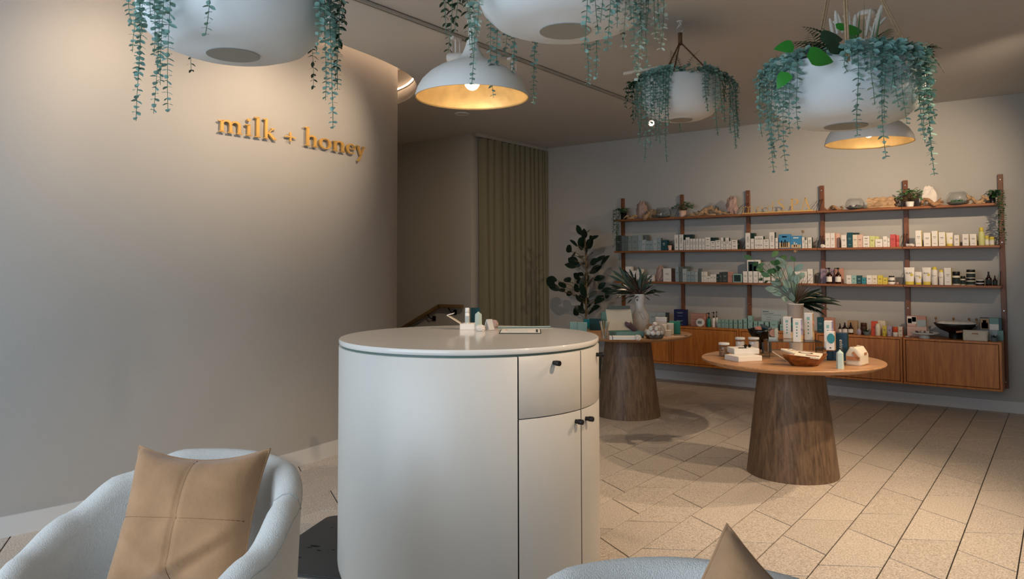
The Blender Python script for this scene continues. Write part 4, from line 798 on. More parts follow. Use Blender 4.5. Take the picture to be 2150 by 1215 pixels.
# bottles, tubes and jars
def span(crop, x0, x1, yt, Y): cx, cy, s = CROP[crop]; a = at_y(cx + x0 / s, cy + yt / s, Y); b = at_y(cx + x1 / s, cy + yt / s, Y); return a.x, b.x, a.z
def vessel(kind, crop, row, x0, x1, yt, desc, cols, bay, dy=.03, word=None, z0=None, Y=None):
    Y = (Y or YROW[row]) + dy; a, b, zt = span(crop, x0, x1, yt, Y); z0 = ZROW[row] if z0 is None else z0; r = (b - a) / 2; h = zt - z0; c1, c2, c3 = (list(cols) + [None, None])[:3]
    nm = {'pump': 'pump_bottle', 'dropper': 'dropper_bottle', 'tube': 'cream_tube', 'can': 'spray_can', 'jar': 'jar', 'tin': 'tin', 'spray': 'mist_bottle', 'stick': 'balm_stick'}[kind]
    t = thing(nm, lab(desc, row, bay), nm.split('_')[-1], ((a + b) / 2, Y, z0))
    if kind in ('pump', 'dropper'):
        k = .62 if kind == 'pump' else .60
        mb = MB(); mb.lathe([(r * .93, 0), (r, .006), (r, h * k * .84), (r * .8, h * k * .95), (r * .42, h * k)], 24); mb.disc(r * .93, 24, (0, 0, 0), False); mb.build('body', c1, t)
        mb = MB()
        if kind == 'pump':
            mb.cyl(r * .46, h * k, h * k + h * .1, 16); mb.cyl(r * .16, h * .7, h * .92, 10); mb.cyl(r * .4, h * .9, h, 14); mb.tube([(0, 0, h * .95), (-r * 1.0, -.004, h * .96), (-r * 1.15, -.004, h * .92)], r * .14, 8)
        else: mb.cyl(r * .5, h * k, h * .74, 16); mb.cyl(r * .28, h * .74, h, 12, bev=r * .08)
        mb.build('cap' if kind == 'dropper' else 'pump', c2 or 'black', t)
        MB().lathe([(r * 1.012, h * .12), (r * 1.012, h * k * .72)], 20, a0=PI + .3, a1=2 * PI - .3).build('label', c3 or 'w', t)
    elif kind == 'tube':
        vs = []; n = 24; Z = [(.17, r * .86, r * .5), (.4, r * .92, r * .42), (.7, r * .97, r * .25), (.93, r, .004), (1, r, .0015)]
        for z, rx, ry in Z: vs += [(rx * math.cos(2 * PI * i / n), ry * math.sin(2 * PI * i / n), z * h) for i in range(n)]
        MB().add(vs, [(j * n + i, j * n + (i + 1) % n, (j + 1) * n + (i + 1) % n, (j + 1) * n + i) for j in range(4) for i in range(n)] + [tuple(4 * n + i for i in range(n))], True).build('body', c1, t)
        mb = MB(); mb.lathe([(r * .84, 0), (r * .86, .003), (r * .86, h * .175)], 24, sy=.6); mb.disc(r * .84, 24, (0, 0, .0005), False); mb.build('cap', c2, t)
        if word: text(word, 'ink', t, (0, -r * .36, h * .66), r * .55, (PI / 2 + .1, 0, 0))
        mb = MB(); mb.prism([(r * .5 + r * .3 * math.cos(2 * PI * i / 12), -r * .2 + r * .3 * math.sin(2 * PI * i / 12)) for i in range(12)], -.0006, .0006, Matrix.Translation((0, -r * .37, h * .62)) @ Matrix.Rotation(PI / 2, 4, 'X')); mb.build('printed_spot', 'yellow', t)
    elif kind == 'can':
        mb = MB(); mb.lathe([(r * .94, 0), (r, .004), (r, h * .78), (r * .8, h * .84)], 24); mb.disc(r * .94, 24, (0, 0, 0), False); mb.build('body', c1, t)
        mb = MB(); mb.lathe([(r * .8, h * .83), (r * .78, h * .94), (r * .5, h), (0.0, h)], 20); mb.build('cap', c2, t)
        if word: text(word, 'ink', t, (0, -r - .0008, h * .5), r * .55)
    elif kind == 'jar':
        mb = MB(); mb.lathe([(r * .92, 0), (r, .004), (r, h * .62), (r * .88, h * .7)], 24); mb.disc(r * .92, 24, (0, 0, 0), False); mb.build('body', c1, t)
        MB().cyl(r * .95, h * .7, h, 24, bev=.0015).build('lid', c2 or 'black', t)
        MB().lathe([(r * 1.012, h * .1), (r * 1.012, h * .56)], 18, a0=PI + .25, a1=2 * PI - .25).build('label', c3 or 'w', t)
    elif kind == 'tin':
        MB().cyl(r, 0, h * .52, 24, bev=.001).build('body', c1, t); MB().cyl(r * 1.02, h * .54, h, 24, bev=.001).build('lid', c2 or c1, t)
        MB().lathe([(r * 1.025, h * .6), (r * 1.025, h * .9)], 18, a0=PI + .4, a1=2 * PI - .4).build('label', c3 or 'w', t)
    elif kind == 'spray':
        mb = MB(); mb.lathe([(r * .94, 0), (r, .004), (r, h * .7), (r * .7, h * .78)], 24); mb.disc(r * .94, 24, (0, 0, 0), False); mb.build('body', c1, t); MB().cyl(r * .72, h * .78, h, 20, bev=.003).build('cap', c2, t)
    elif kind == 'stick':
        MB().cyl(r * .97, 0, h * .45, 20, bev=.002).build('body', c1, t); MB().cyl(r, h * .46, h, 20, bev=.004).build('cap', c2, t)
    return t
vessel('stick', 'M', 1, 684, 712, 432, 'coral red capped tube', ('red', 'red'), 3, .02)
vessel('tube', 'C', 1, 531, 577, 474, 'white cream tube with yellow cap', ('w', 'yellow'), 4)
vessel('spray', 'C', 1, 747, 789, 440, 'clear yellow mist bottle', ('lime', 'yellow'), 4)
vessel('jar', 'C', 1, 792, 819, 495, 'small yellow jar', ('lime', 'yellow', 'w'), 4)
vessel('jar', 'C', 1, 821, 856, 502, 'squat yellow jar', ('lime', 'yellow', 'w'), 4)
vessel('pump', 'M', 2, 130, 178, 690, 'amber pump bottle before the mauve box', ('amber', 'black', 'w'), 3, .025)
vessel('pump', 'M', 2, 201, 250, 690, 'amber pump bottle before the rose box', ('amber', 'black', 'w'), 3, .025)
vessel('jar', 'M', 2, 624, 680, 792, 'lower white jar of the two stacked', ('w', 'black', 'w'), 3)
z_ = span('M', 624, 680, 792, YROW[2] + .03)[2]; vessel('jar', 'M', 2, 628, 677, 755, 'upper white jar of the two stacked', ('w', 'black', 'w'), 3, z0=z_)
vessel('tube', 'C', 2, 250, 319, 707, 'big white cream tube with lime cap', ('w', 'yellow'), 4, word='PLAY')
vessel('tube', 'C', 2, 321, 368, 737, 'smaller white cream tube with lime cap', ('w', 'yellow'), 4, word='PLAY')
vessel('tube', 'C', 2, 370, 430, 707, 'tall white cream tube with lime cap', ('w', 'yellow'), 4, word='PLAY')
vessel('can', 'C', 2, 432, 474, 703, 'tall white spray can with yellow top', ('w', 'yellow'), 4, word='PLAY')
vessel('can', 'C', 2, 481, 516, 722, 'short white spray can with yellow top', ('w', 'yellow'), 4, word='PLAY')
vessel('jar', 'C', 2, 572, 626, 735, 'cream jar with black lid and black label', ('cream', 'black', 'ink'), 4)
vessel('jar', 'C', 2, 627, 662, 765, 'small cream jar with black lid', ('cream', 'black', 'ink'), 4)
vessel('jar', 'C', 2, 666, 729, 780, 'lower black labelled jar of the stacked pair', ('cream', 'black', 'ink'), 4)
z_ = span('C', 666, 729, 780, YROW[2] + .03)[2]; vessel('jar', 'C', 2, 666, 729, 722, 'upper black labelled jar of the stacked pair', ('cream', 'black', 'ink'), 4, z0=z_)
vessel('tin', 'C', 2, 731, 790, 808, 'flat black tin below another', ('black', 'black', 'w'), 4)
z_ = span('C', 731, 790, 808, YROW[2] + .03)[2]; vessel('tin', 'C', 2, 731, 790, 786, 'flat black tin on top of another', ('black', 'black', 'w'), 4, z0=z_)
vessel('dropper', 'C', 2, 794, 838, 735, 'tall black dropper bottle', ('amber', 'black', 'ink'), 4)
vessel('dropper', 'C', 2, 842, 876, 762, 'short black dropper bottle', ('amber', 'black', 'ink'), 4)
vessel('pump', 'A', 3, 722, 750, 999, 'green pump bottle', ('jade', 'black', 'jade'), 1)
vessel('pump', 'A', 3, 758, 782, 993, 'white pump bottle', ('w', 'black', 'w'), 1)
vessel('pump', 'A', 3, 783, 799, 990, 'white pump bottle half hidden', ('w', 'black', 'w'), 1, .08)
vessel('dropper', 'O', 3, 445, 503, 690, 'dark dropper bottle with white label', ('amber', 'black', 'w'), 3)
vessel('dropper', 'O', 3, 507, 565, 690, 'second dark dropper bottle with white label', ('amber', 'black', 'w'), 3)
vessel('dropper', 'O', 3, 405, 442, 700, 'smaller dark dropper bottle', ('amber', 'black', 'w'), 3)
vessel('jar', 'O', 3, 640, 710, 695, 'ribbed brown jar', ('brown', 'brown', 'brown'), 3, .08)
vessel('can', 'O', 3, 797, 852, 702, 'off white tall tube', ('cream', 'cream'), 3, .0)
vessel('stick', 'O', 3, 873, 912, 795, 'yellow balm stick', ('yellow', 'yellow'), 3, -.035)
vessel('stick', 'O', 3, 924, 968, 797, 'lavender balm stick', ('lav', 'lav'), 3, -.035)
vessel('stick', 'O', 3, 981, 1038, 738, 'white tub with orange cap', ('w', 'orange'), 3, .0)
vessel('dropper', 'Q', 3, 1118, 1150, 735, 'tiny amber dropper bottle among mint cartons', ('amber', 'black', 'amber'), 2, .05)

# picture boxes, trays and bags on the shelving
def card_box(crop, row, bay, x0, x1, yt, c, label, patches, dy=0, z0=None, dep=.05):
    Y = YROW[row] + dy; a, b, zt = span(crop, x0, x1, yt, Y); z0 = ZROW[row] if z0 is None else z0; w_ = b - a; h = zt - z0
    t = thing('display_box', label, 'box', ((a + b) / 2, Y + dep / 2, z0)); MB().rbox(-w_ / 2, w_ / 2, -dep / 2, dep / 2, 0, h, .002, 1).build('carton', c, t)
    for u0, u1, v0, v1, m in patches: MB().box(-w_ / 2 + u0 * w_, -w_ / 2 + u1 * w_, -dep / 2 - .0012, -dep / 2, v0 * h, v1 * h).build('printed_picture', m, t)
    return t, zt
card_box('B', 1, 2, 319, 402, 445, 'blue', 'larger blue gift box with seaside picture on the second shelf', [(.04, .96, .04, .42, 'sand'), (.06, .94, .42, .96, 'blue'), (.2, .3, .1, .55, 'cream'), (.36, .44, .1, .48, 'sand'), (.5, .6, .1, .6, 'cream'), (.68, .76, .1, .5, 'w'), (.3, .7, .78, .86, 'w')])
card_box('B', 1, 2, 404, 480, 456, 'blue', 'smaller blue gift box with seaside picture on the second shelf', [(.04, .96, .04, .3, 'sand'), (.3, .4, .12, .5, 'cream'), (.5, .58, .12, .42, 'w'), (.25, .75, .8, .88, 'w')])
card_box('B', 2, 2, 95, 185, 625, 'w', 'white box with a green picture standing behind the third shelf cartons, middle bay', [(.1, .9, .45, .92, 'green_d'), (.2, .4, .5, .8, 'mint'), (.55, .7, .5, .85, 'lgrey')], .08)
t_, _ = card_box('A', 2, 1, 907, 969, 724, 'mint', 'mint framed box with dark green square at the end of the third shelf, second bay', [(.12, .88, .12, .88, 'green_d'), (.38, .62, .45, .5, 'mint')], -.012, dep=.01)
card_box('Q', 3, 2, 865, 1225, 605, 'lgrey', 'wide pale box with printed text behind the mint cartons', [(.06, .3, .9, .93, 'ink'), (.06, .5, .82, .835, 'ink'), (.06, .8, .74, .75, 'ink'), (.2, .4, .62, .63, 'ink'), (.2, .4, .5, .51, 'ink'), (.06, .75, .4, .41, 'ink')], .09)
card_box('N', 3, 4, 105, 285, 540, 'pink', 'lower pale pink display box on the rightmost cabinet', [(.05, .95, .8, .82, 'w')], .1)
zp = span('N', 105, 285, 540, YROW[3] + .1)[2]; card_box('N', 3, 4, 105, 277, 445, 'rose', 'picture box standing on the pale pink display box', [(.0, .5, .25, .95, 'w'), (.04, .25, .3, .75, 'green_d'), (.26, .48, .45, .9, 'teal_d'), (.52, 1, .0, .65, 'lgrey'), (.0, .45, .05, .25, 'pink')], .1, z0=zp)
card_box('N', 3, 4, 757, 983, 572, 'mint_d', 'lower dark green gift box at the right end of the cabinets', [(.0, .76, .0, 1, 'lgrey')], .1)
zp = span('N', 757, 983, 572, YROW[3] + .1)[2]; card_box('N', 3, 4, 767, 968, 462, 'teal_d', 'upper green gift box with two picture cards at the right end', [(.02, .42, .05, .95, 'tan'), (.08, .38, .12, .6, 'cream'), (.14, .3, .3, .8, 'grey_d'), (.44, .86, .5, 1, 'mint_d'), (.44, .86, .02, .5, 'w')], .1, z0=zp)
# pink pouch box with round white jar on the second cabinet
card_box('A', 3, 1, 608, 710, 1003, 'rose', 'dusty pink pouch standing on the second cabinet', [(.1, .8, .55, .57, 'ink'), (.1, .9, .75, .76, 'ink'), (.1, .6, .35, .36, 'ink')], .02, dep=.08)
a, b, zt_ = span('A', 645, 701, 1047, YROW[3] - .02); t = thing('round_sticker_jar', 'round white jar lid leaning on the dusty pink pouch', 'jar', ((a + b) / 2, YROW[3] - .008, ZCT)); r = (b - a) / 2
MB().cyl(r, -.012, .012, 32, M=Matrix.Translation((0, 0, r)) @ Matrix.Rotation(PI / 2 - .1, 4, 'X'), bev=.002).build('lid', 'w', t)
for i in range(6): MB().box(-r * .5 + i * r * .17, -r * .5 + i * r * .17 + r * .07, -.0145, -.013, r * .7, r * 1.4).build('printed_bar', 'ink', t)
def footed(label, crop, x0, x1, yt, m, row=3, dy=.05, foot_=.3, name='footed_bowl', cat='bowl', flat=False, z0=None, Y=None, c=None, r=None, h=None):
    if c is None:
        Y = YROW[row] + dy; a, b, zt = span(crop, x0, x1, yt, Y); z0 = ZROW[row]; c = ((a + b) / 2, Y + .0, z0); r = (b - a) / 2; h = zt - z0
    t = thing(name, label, cat, c)
    if flat: pr = [(r * .42, 0), (r * .40, .01), (r * .32, h * .45), (r * .36, h * .6), (r * .9, h * .72), (r, h * .85), (r, h), (r * .96, h), (r * .92, h * .86), (0, h * .8)]
    else: pr = [(r * foot_, 0), (r * foot_, h * .32), (r * .34, h * .4), (r * .7, h * .58), (r * .92, h * .82), (r, h), (r * .97, h), (r * .88, h * .82), (r * .6, h * .62), (0, h * .52)]
    MB().lathe(pr, 40).build('bowl', m, t); MB().disc(pr[0][0], 40, (0, 0, .0005), False).build('foot', m, t); return t, r, h
t, r, h = footed('white cake stand with small stones on the rightmost cabinet', 'N', 137, 400, 590, 'white_cer', dy=-.02, flat=True, name='cake_stand', cat='stand')
cs_loc = Vector(t.location)
for i in range(7):
    p = cs_loc + Vector((rnd(r * .6), rnd(r * .5), h * .86)); o = MB().sphere((0, 0, .008), .013, 7, 5, (1.4, 1, .7), .25).build('pebble', random.choice(['stone', 'crystal_purple', 'w']), None, p); tag(o, f'small stone, {ORD[i]} of those lying on the white cake stand', 'stone', 'stones on the cake stand')
t, r, h = footed('large black footed bowl filled with cloths and brushes on the rightmost cabinet', 'N', 348, 745, 505, 'black', dy=.10)
bl = Vector(t.location)
for i in range(5):
    mb = MB(); mb.sphere((0, 0, 0), .05, 14, 9, (1.2, .9, .55), .12); tag(mb.build('rolled_cloth', 'w', None, bl + Vector((-.10 + .055 * i, rnd(.03), h * .93))), f'white cloth, {ORD[i]} from left in the large black footed bowl', 'cloth', 'cloths in the black bowl')
for i in range(5):
    p = bl + Vector(((-.16, .14, .17, .20, -.02)[i], .04, h * .85)); t2 = thing('wooden_brush', f'small wooden brush, {ORD[i]} from left, sticking out of the large black bowl', 'brush', p, 0, 'brushes in the black bowl')
    e_ = rnd(.03); MB().tube([(0, 0, 0), (e_, 0, .05)], .005, 8).build('handle', 'tan', t2); MB().sphere((e_ * 1.2, 0, .06), .011, 8, 6, (1, 1, 1.3), .1).build('bristles', 'bark', t2)
# cream pouch
def pouch(c, rz, w_, d_, h, label, tabm='leather'):
    t = thing('canvas_pouch', label, 'pouch', c, rz); N = 18; M_ = 10; vs = []
    for j in range(M_ + 1):
        v = j / M_; k = 1 - .42 * v ** 2.2; e = 1 - .06 * (1 - v)
        for i in range(N * 2):
            a = 2 * PI * i / (N * 2); sx = math.copysign(abs(math.cos(a)) ** .35, math.cos(a)); sy = math.copysign(abs(math.sin(a)) ** .45, math.sin(a))
            vs.append((w_ / 2 * sx * e * (1 - .05 * v + .012 * math.sin(5 * a)), d_ / 2 * sy * k + .003 * math.sin(3 * a + 4 * v), h * (v + .02 * math.sin(2 * a) * v)))
    n = N * 2; fs = [(j * n + i, j * n + (i + 1) % n, (j + 1) * n + (i + 1) % n, (j + 1) * n + i) for j in range(M_) for i in range(n)] + [tuple(range(n - 1, -1, -1)), tuple(M_ * n + i for i in range(n))]
    MB().add(vs, fs, True).build('body', 'canvas', t)
    MB().box(-w_ * .46, w_ * .46, -.003, .003, h * .995, h * 1.02).build('zip', 'tan', t)
    mb = MB(); mb.rbox(-.016, .016, -.0025, .0025, 0, .05, .001, 1, Matrix.Translation((-w_ / 2, 0, h * .93)) @ Matrix.Rotation(-1.75, 4, 'Y')); mb.build('zip_pull', tabm, t)
    mb = MB(); mb.box(-w_ * .12, w_ * .12, -d_ / 2 - .002, -d_ / 2 + .006, h * .66, h * .76); mb.build('leather_tag', tabm, t)
    return t
a, b, zt_ = span('N', 605, 852, 575, YROW[3] - .03); pouch(((a + b) / 2, YROW[3] - .01, ZCT), 0, b - a, .09, zt_ - ZCT, 'cream canvas pouch with tan pull on the rightmost cabinet')
def succulent(c, r, h, label, potm='stone', leafm='leaf_dark', k=14):
    t = thing('succulent_pot', label, 'plant', c); mb = MB(); mb.lathe([(r * .78, 0), (r, h), (r * .88, h), (r * .86, h * .85)], 24); mb.disc(r * .78, 24, (0, 0, 0), False); mb.disc(r * .87, 24, (0, 0, h * .86)); mb.build('pot', potm, t)
    for i in range(k): a = i * 2.4; put_leaf(LANCE_ME['leaf_dark'], t, frame((0.3 * r * math.cos(a), .3 * r * math.sin(a), h * .86), (math.cos(a), math.sin(a), .5 + 1.2 * (1 - i / k)), (0, 0, 1), r * 1.5))
def at_item(crop, x0, x1, yt, row, dy=0): a, b, zt = span(crop, x0, x1, yt, YROW[row] + dy); return ((a + b) / 2, YROW[row] + dy, ZROW[row]), (b - a) / 2, zt - ZROW[row]
c, r, h = at_item('N', 867, 935, 640, 3, -.02); succulent(c, r, h, 'small dark potted succulent at the right end of the cabinets', 'grey_d')
c, r, h = at_item('O', 668, 745, 785, 3, -.02); succulent(c, r, h, 'succulent in a grey bowl between the brown jar and orange box', 'grey_d')
c, r, h = at_item('A', 446, 474, 522, 1, .02); succulent(c, r, h, 'spiky succulent in a small pink pot on the second shelf', 'pink', k=16)
def rock(c, sx, sy, sz, m, label, jit=.18, n=11, group=None, name='rock'):
    o = MB().sphere((0, 0, sz * .82), 1, n + 4, 11, (sx, sy, sz), jit, smooth=False).build(name, m, None, c); return tag(o, label, 'stone', group)
c, r, h = at_item('A', 222, 300, 210, 0, .06); rock(c, r, .05, h / 1.85, 'crystal_pink', 'rough pink crystal standing on driftwood at the left of the top shelf', .1)
c, r, h = at_item('A', 362, 420, 664, 2, .05); rock(c, r, .04, h / 1.85, 'crystal_pink', 'pale pink crystal behind the left boxes of the third shelf', .12)
c, r, h = at_item('O', 602, 648, 755, 3, -.03); rock(c, r, .02, h / 1.85, 'lav', 'small upright lilac crystal in front of the brown jar', .1)
c, r, h = at_item('B', 612, 648, 515, 1, 0); rock(c, r, .02, h / 1.85, 'stone', 'small pale stone at the left end of the second shelf, fourth bay')
c, r, h = at_item('M', 683, 712, 805, 2, 0); rock(c, r, .015, h / 1.85, 'crystal_pink', 'small pink stone beside the stacked white jars')
c, r, h = at_item('N', 85, 135, 628, 3, -.03); rock(c, r, .025, h / 1.85, 'stone', 'small shell shaped stone at the left of the rightmost cabinet')
c, r, h = at_item('C', 262, 322, 548, 1, 0); rock(c, r, .025, h / 1.85, 'stone', 'flat pale stone at the left of the second shelf, rightmost bay')
c, r, h = at_item('C', 352, 468, 165, 0, .08); rock(c, r, .035, h / 1.85, 'stone', 'large pale coral standing on the top shelf, rightmost bay', .14, 13)
c, r, h = at_item('A', 852, 945, 178, 0, .07); rock(c, r * .8, .03, h / 1.85, 'crystal_pink', 'tall rough pink coral on the top shelf beside the wall rail', .22, 10)
def driftwood(crop, x0, x1, yt, label, seed, m='drift', k=6, dy=.0):
    random.seed(seed); c, r, h = at_item(crop, x0, x1, yt, 0, dy); t = thing('driftwood', label, 'driftwood', c)
    pts = [Vector((-r + 2 * r * i / 6, rnd(.02), h * (.35 + .3 * math.sin(i * 1.3 + seed)))) for i in range(7)]; pts[0].z = h * .2; pts[-1].z = h * .3
    MB().tube(catmull(pts, 4), [max(.006, h * .22 * (1 - .5 * abs(i / 12 - 1)) * random.uniform(.8, 1.2)) for i in range(25)], 9).build('trunk', m, t)
    mb = MB()
    for i in range(k):
        p = pts[random.randint(0, 6)]; q = p + Vector((rnd(r * .6), rnd(.05), random.choice([-1, 1]) * h * random.uniform(.2, .5))); q.z = max(.006, min(h * .97, q.z)); q.x = max(-r, min(r, q.x)); mb.tube([p, (p + q) / 2 + Vector((rnd(.02), rnd(.02), rnd(.01))), q], [h * .16, h * .11, h * .04], 7)
    mb.tube([(-r * .6, 0, .008), (r * .1, .01, .012), (r * .7, -.01, .008)], .009, 7); mb.build('branches', m, t)
driftwood('A', 140, 222, 295, 'low knobbly driftwood at the left end of the top shelf', 1)
driftwood('A', 255, 350, 255, 'driftwood piece beside the rough pink crystal', 2)
driftwood('A', 600, 822, 240, 'long branching driftwood on the top shelf, second bay', 3, k=10)
driftwood('A', 815, 900, 285, 'small driftwood under the tall pink coral', 31)
driftwood('B', 648, 768, 235, 'curled bark driftwood just beside the gold lettering', 4, 'bark', 9)
driftwood('C', 360, 512, 228, 'gnarled driftwood in front of the large pale coral', 6, 'bark', 7, -.02)
driftwood('C', 675, 815, 215, 'bushy driftwood near the right end of the top shelf', 7, 'drift', 14)
random.seed(9); c, r, h = at_item('C', 6, 192, 232, 0, .02); lg = thing('hollow_log', 'hollow split log on the top shelf, fourth bay', 'driftwood', c)
mb = MB(); n = 22
for j in range(9):
    pass
vs = []; K = 14
for i in range(K + 1):
    x = -r + 2 * r * i / K
    for j in range(17): a = math.radians(120 + 290 * j / 16); rr = h * .46 * (1 + .1 * math.sin(i * 1.7 + j) + rnd(.05)); vs.append((x + .01 * math.sin(j * 2), rr * math.cos(a) * .8, h * .47 + rr * math.sin(a)))
fs = [(i * 17 + j, i * 17 + j + 1, (i + 1) * 17 + j + 1, (i + 1) * 17 + j) for i in range(K) for j in range(16)]
MB().add(vs, fs, True).build('outer_bark', 'drift', lg)
MB().add([(v[0], v[1] * .82, h * .47 + (v[2] - h * .47) * .82) for v in vs], [f[::-1] for f in fs], True).build('hollow', 'brown', lg)
MB().rbox(-r, r, -.05, .03, 0, h * .14, .008, 2).build('base_slab', 'drift', lg)
def terrarium(crop, x0, x1, yt, label, seed, dy=.0):
    random.seed(seed); c, r, h = at_item(crop, x0, x1, yt, 0, dy); t = thing('glass_terrarium', label, 'terrarium', c)
    pr = [(r * .72, .002), (r * .92, h * .12), (r, h * .38), (r * .92, h * .7), (r * .7, h * .93), (r * .55, h)]; MB().lathe(pr + [(a - .0018, z) for a, z in pr[::-1]], 40).build('glass', 'glass', t)
    MB().lathe([(0, .004), (r * .7, .004), (r * .88, h * .12), (r * .86, h * .2), (0, h * .24)], 28).build('gravel', 'grey_d', t)
    for i in range(7): a = i * .9; MB().sphere((r * .45 * math.cos(a), r * .45 * math.sin(a), h * .26), r * .15, 7, 5, (1.2, 1, .8), .2).build('pebble', random.choice(['stone', 'leaf_mid', 'crystal_purple', 'grey']), t)
    for i in range(6): a = i * 1.1; put_leaf(LANCE_ME['leaf_dark'], t, frame((0, 0, h * .25), (math.cos(a), math.sin(a), .8), (0, 0, 1), r * .5))
terrarium('A', 355, 465, 255, 'glass bowl terrarium at the left of the top shelf', 1)
terrarium('B', 790, 930, 193, 'clear glass dome over stones on the top shelf, fourth bay', 2)
terrarium('C', 528, 690, 203, 'wide glass bowl terrarium near the right end of the top shelf', 3)
def bushy(crop, x0, x1, y_top, px0, px1, py, label, seed, potm, leafm='leaf_mid', n=70, dy=.05):
    random.seed(seed); c, r, h = at_item(crop, px0, px1, py, 0, dy); a, b, zt = span(crop, x0, x1, y_top, YROW[0] + dy); R = (b - a) / 2; t = thing('potted_plant', label, 'plant', c)
    mb = MB(); mb.lathe([(r * .8, 0), (r, h), (r * .9, h), (r * .88, h * .9)], 28); mb.disc(r * .8, 28, (0, 0, 0), False); mb.disc(r * .9, 28, (0, 0, h * .9)); mb.build('pot', potm, t); st = MB(); H = zt - ZROW[0]
    for i in range(n):
        th = random.uniform(0, 2 * PI); q = random.uniform(0, 1) ** .6; p = Vector((R * q * math.cos(th), R * q * .8 * math.sin(th), h + (H - h) * (.15 + .8 * math.sqrt(max(0, 1 - q * q)) * random.uniform(.3, 1)))); st.tube([(0, 0, h * .9), p * .5 + Vector((0, 0, h * .5)), p], .001, 3)
        put_leaf(OVAL_ME['leaf_mid'], t, frame(p, Vector((math.cos(th), math.sin(th), rnd(.8))), (rnd(.5), rnd(.5) - .4, 1), random.uniform(.028, .045)))
    st.build('stems', 'stem', t)
bushy('A', 484, 612, 210, 525, 575, 278, 'small leafy green plant in a pink pot on the top shelf, second bay', 1, 'pink')
bushy('C', 195, 378, 172, 258, 318, 268, 'leafy green plant in a white pot on the top shelf, rightmost bay', 2, 'white_cer', n=110)
def trailing(crop, xs, y_end, cxp, cyp, label, seed, potx):
    random.seed(seed); c, r, h = at_item(crop, potx[0], potx[1], potx[2], 0, -.0); c = (c[0], c[1] + .05, c[2]); t = thing('trailing_plant', label, 'plant', c); cx, cy, s = CROP[crop]
    mb = MB(); mb.lathe([(r * .85, 0), (r, h), (r * .9, h)], 24); mb.disc(r * .85, 24, (0, 0, 0), False); mb.disc(r * .95, 24, (0, 0, h * .95)); mb.build('pot', 'black', t)
    for k, (x, ye) in enumerate(zip(xs, y_end)):
        Y = YS - .03 - .012 * (k % 3); e = at_y(cx + x / s, cy + ye / s, Y) - Vector(c); top = Vector((e.x, e.y, h + .01)); path = catmull([Vector((0, 0, h)), Vector((e.x * .6, e.y * .7, h + .045 + rnd(.01))), top, Vector((e.x + rnd(.01), e.y, (h + e.z) / 2)), e], 8)
        st = MB().tube(path, .0015, 4).build('stem', 'euc_stem', t); jm = MB()
        for i, (p, tn) in enumerate(resample(path, .02)):
            for q in (0, 1): a = rnd(PI); jm.add(VINE.v, VINE.f, True, frame(p, (math.cos(a), math.sin(a) - .3, rnd(.4)), (0, 0, 1), random.uniform(.022, .036)))
        tag(jm.build('foliage', 'leaf_mid', st), kind='stuff')
    jm = MB()
    for i in range(90): a = random.uniform(0, 6.3); q = r * random.uniform(.2, 1.7); jm.add(VINE.v, VINE.f, True, frame((q * math.cos(a), q * math.sin(a), h + random.uniform(-.005, .06)), (math.cos(a), math.sin(a), rnd(.6)), (rnd(.4), rnd(.4), 1), random.uniform(.025, .04)))
    tag(jm.build('crown_foliage', 'leaf_mid', t), kind='stuff')
trailing('C', (885, 895, 905, 915, 900, 908, 935), (520, 430, 480, 500, 380, 340, 555), 0, 0, 'trailing green plant spilling over the right end of the top shelf', 3, (815, 862, 228))
trailing('A', (68, 78, 88, 98, 62, 84), (530, 545, 470, 430, 420, 560), 0, 0, 'trailing green plant spilling over the left end of the top shelf', 4, (100, 140, 292))
# gold lettering standing on the top shelf
yb_ = 8.085; a, b, _ = span('B', 62, 566, 285, yb_); ms = thing('shelf_lettering', 'thin gold letters reading medSPA on a strip on the top shelf', 'sign', ((a + b) / 2, yb_, ZS[0])); W2 = (b - a) / 2
MB().box(-W2, W2, -.012, .012, 0, .012).build('base_strip', 'gold', ms)
for ch, x0, x1, hh in (('M', 65, 145, .072), ('E', 163, 212, .072), ('D', 236, 285, .072), ('S', 308, 366, .083), ('P', 398, 462, .083), ('A', 474, 552, .083)):
    p, q, _ = span('B', x0, x1, 270, yb_); M = Matrix(((1, 0, 0, p - (a + b) / 2), (0, 0, -1, .004), (0, 1, 0, .012), (0, 0, 0, 1))); letter(ch, ms, M, (q - p) / GL[ch][1], hh, .008, 'gold')
# ------------------------------------------------------------------ things on the tables
ZT = .75
def on(x, y, z=ZT): return at_z(x, y, z)
def yaw_box(name, label, cat, c, rz, w_, d_, h, m, parts=(), side=None, r=.002):
    t = thing(name, label, cat, c, rz); mb = MB(); mb.rbox(-w_ / 2, w_ / 2, -d_ / 2, d_ / 2, 0, h, r, 1)
    if side:
        for i, f in enumerate(mb.f):
            if sum(mb.v[j][0] for j in f) / len(f) > w_ / 2 - r * .6: mb.mi[i] = 1
    mb.build('carton', (m, side or m), t); return t
VY = YAW  # boxes turned to face the viewer
def front_box(px0, px1, pyb, pyt, z0, d_, label, m, side, rz, window=None, name='display_box', D=None):
    p = at_z((px0 + px1) / 2, pyb, z0); dep = project(p)[2]; w_ = (px1 - px0) / F_PX * dep / math.cos(rz - VY); h = (pyb - pyt) / F_PX * dep
    n = Vector((-math.sin(rz), math.cos(rz), 0)); c = Vector((p.x, p.y, z0)) + n * (d_ / 2)
    t = yaw_box(name, label, 'box', c, rz, w_, d_, h, m, side=side); return t, w_, h
sC = lambda x, y: (1640 + x / 8.1, 640 + y / 8.1)
RZ = VY - .55   # faces swung so that the right hand side shows
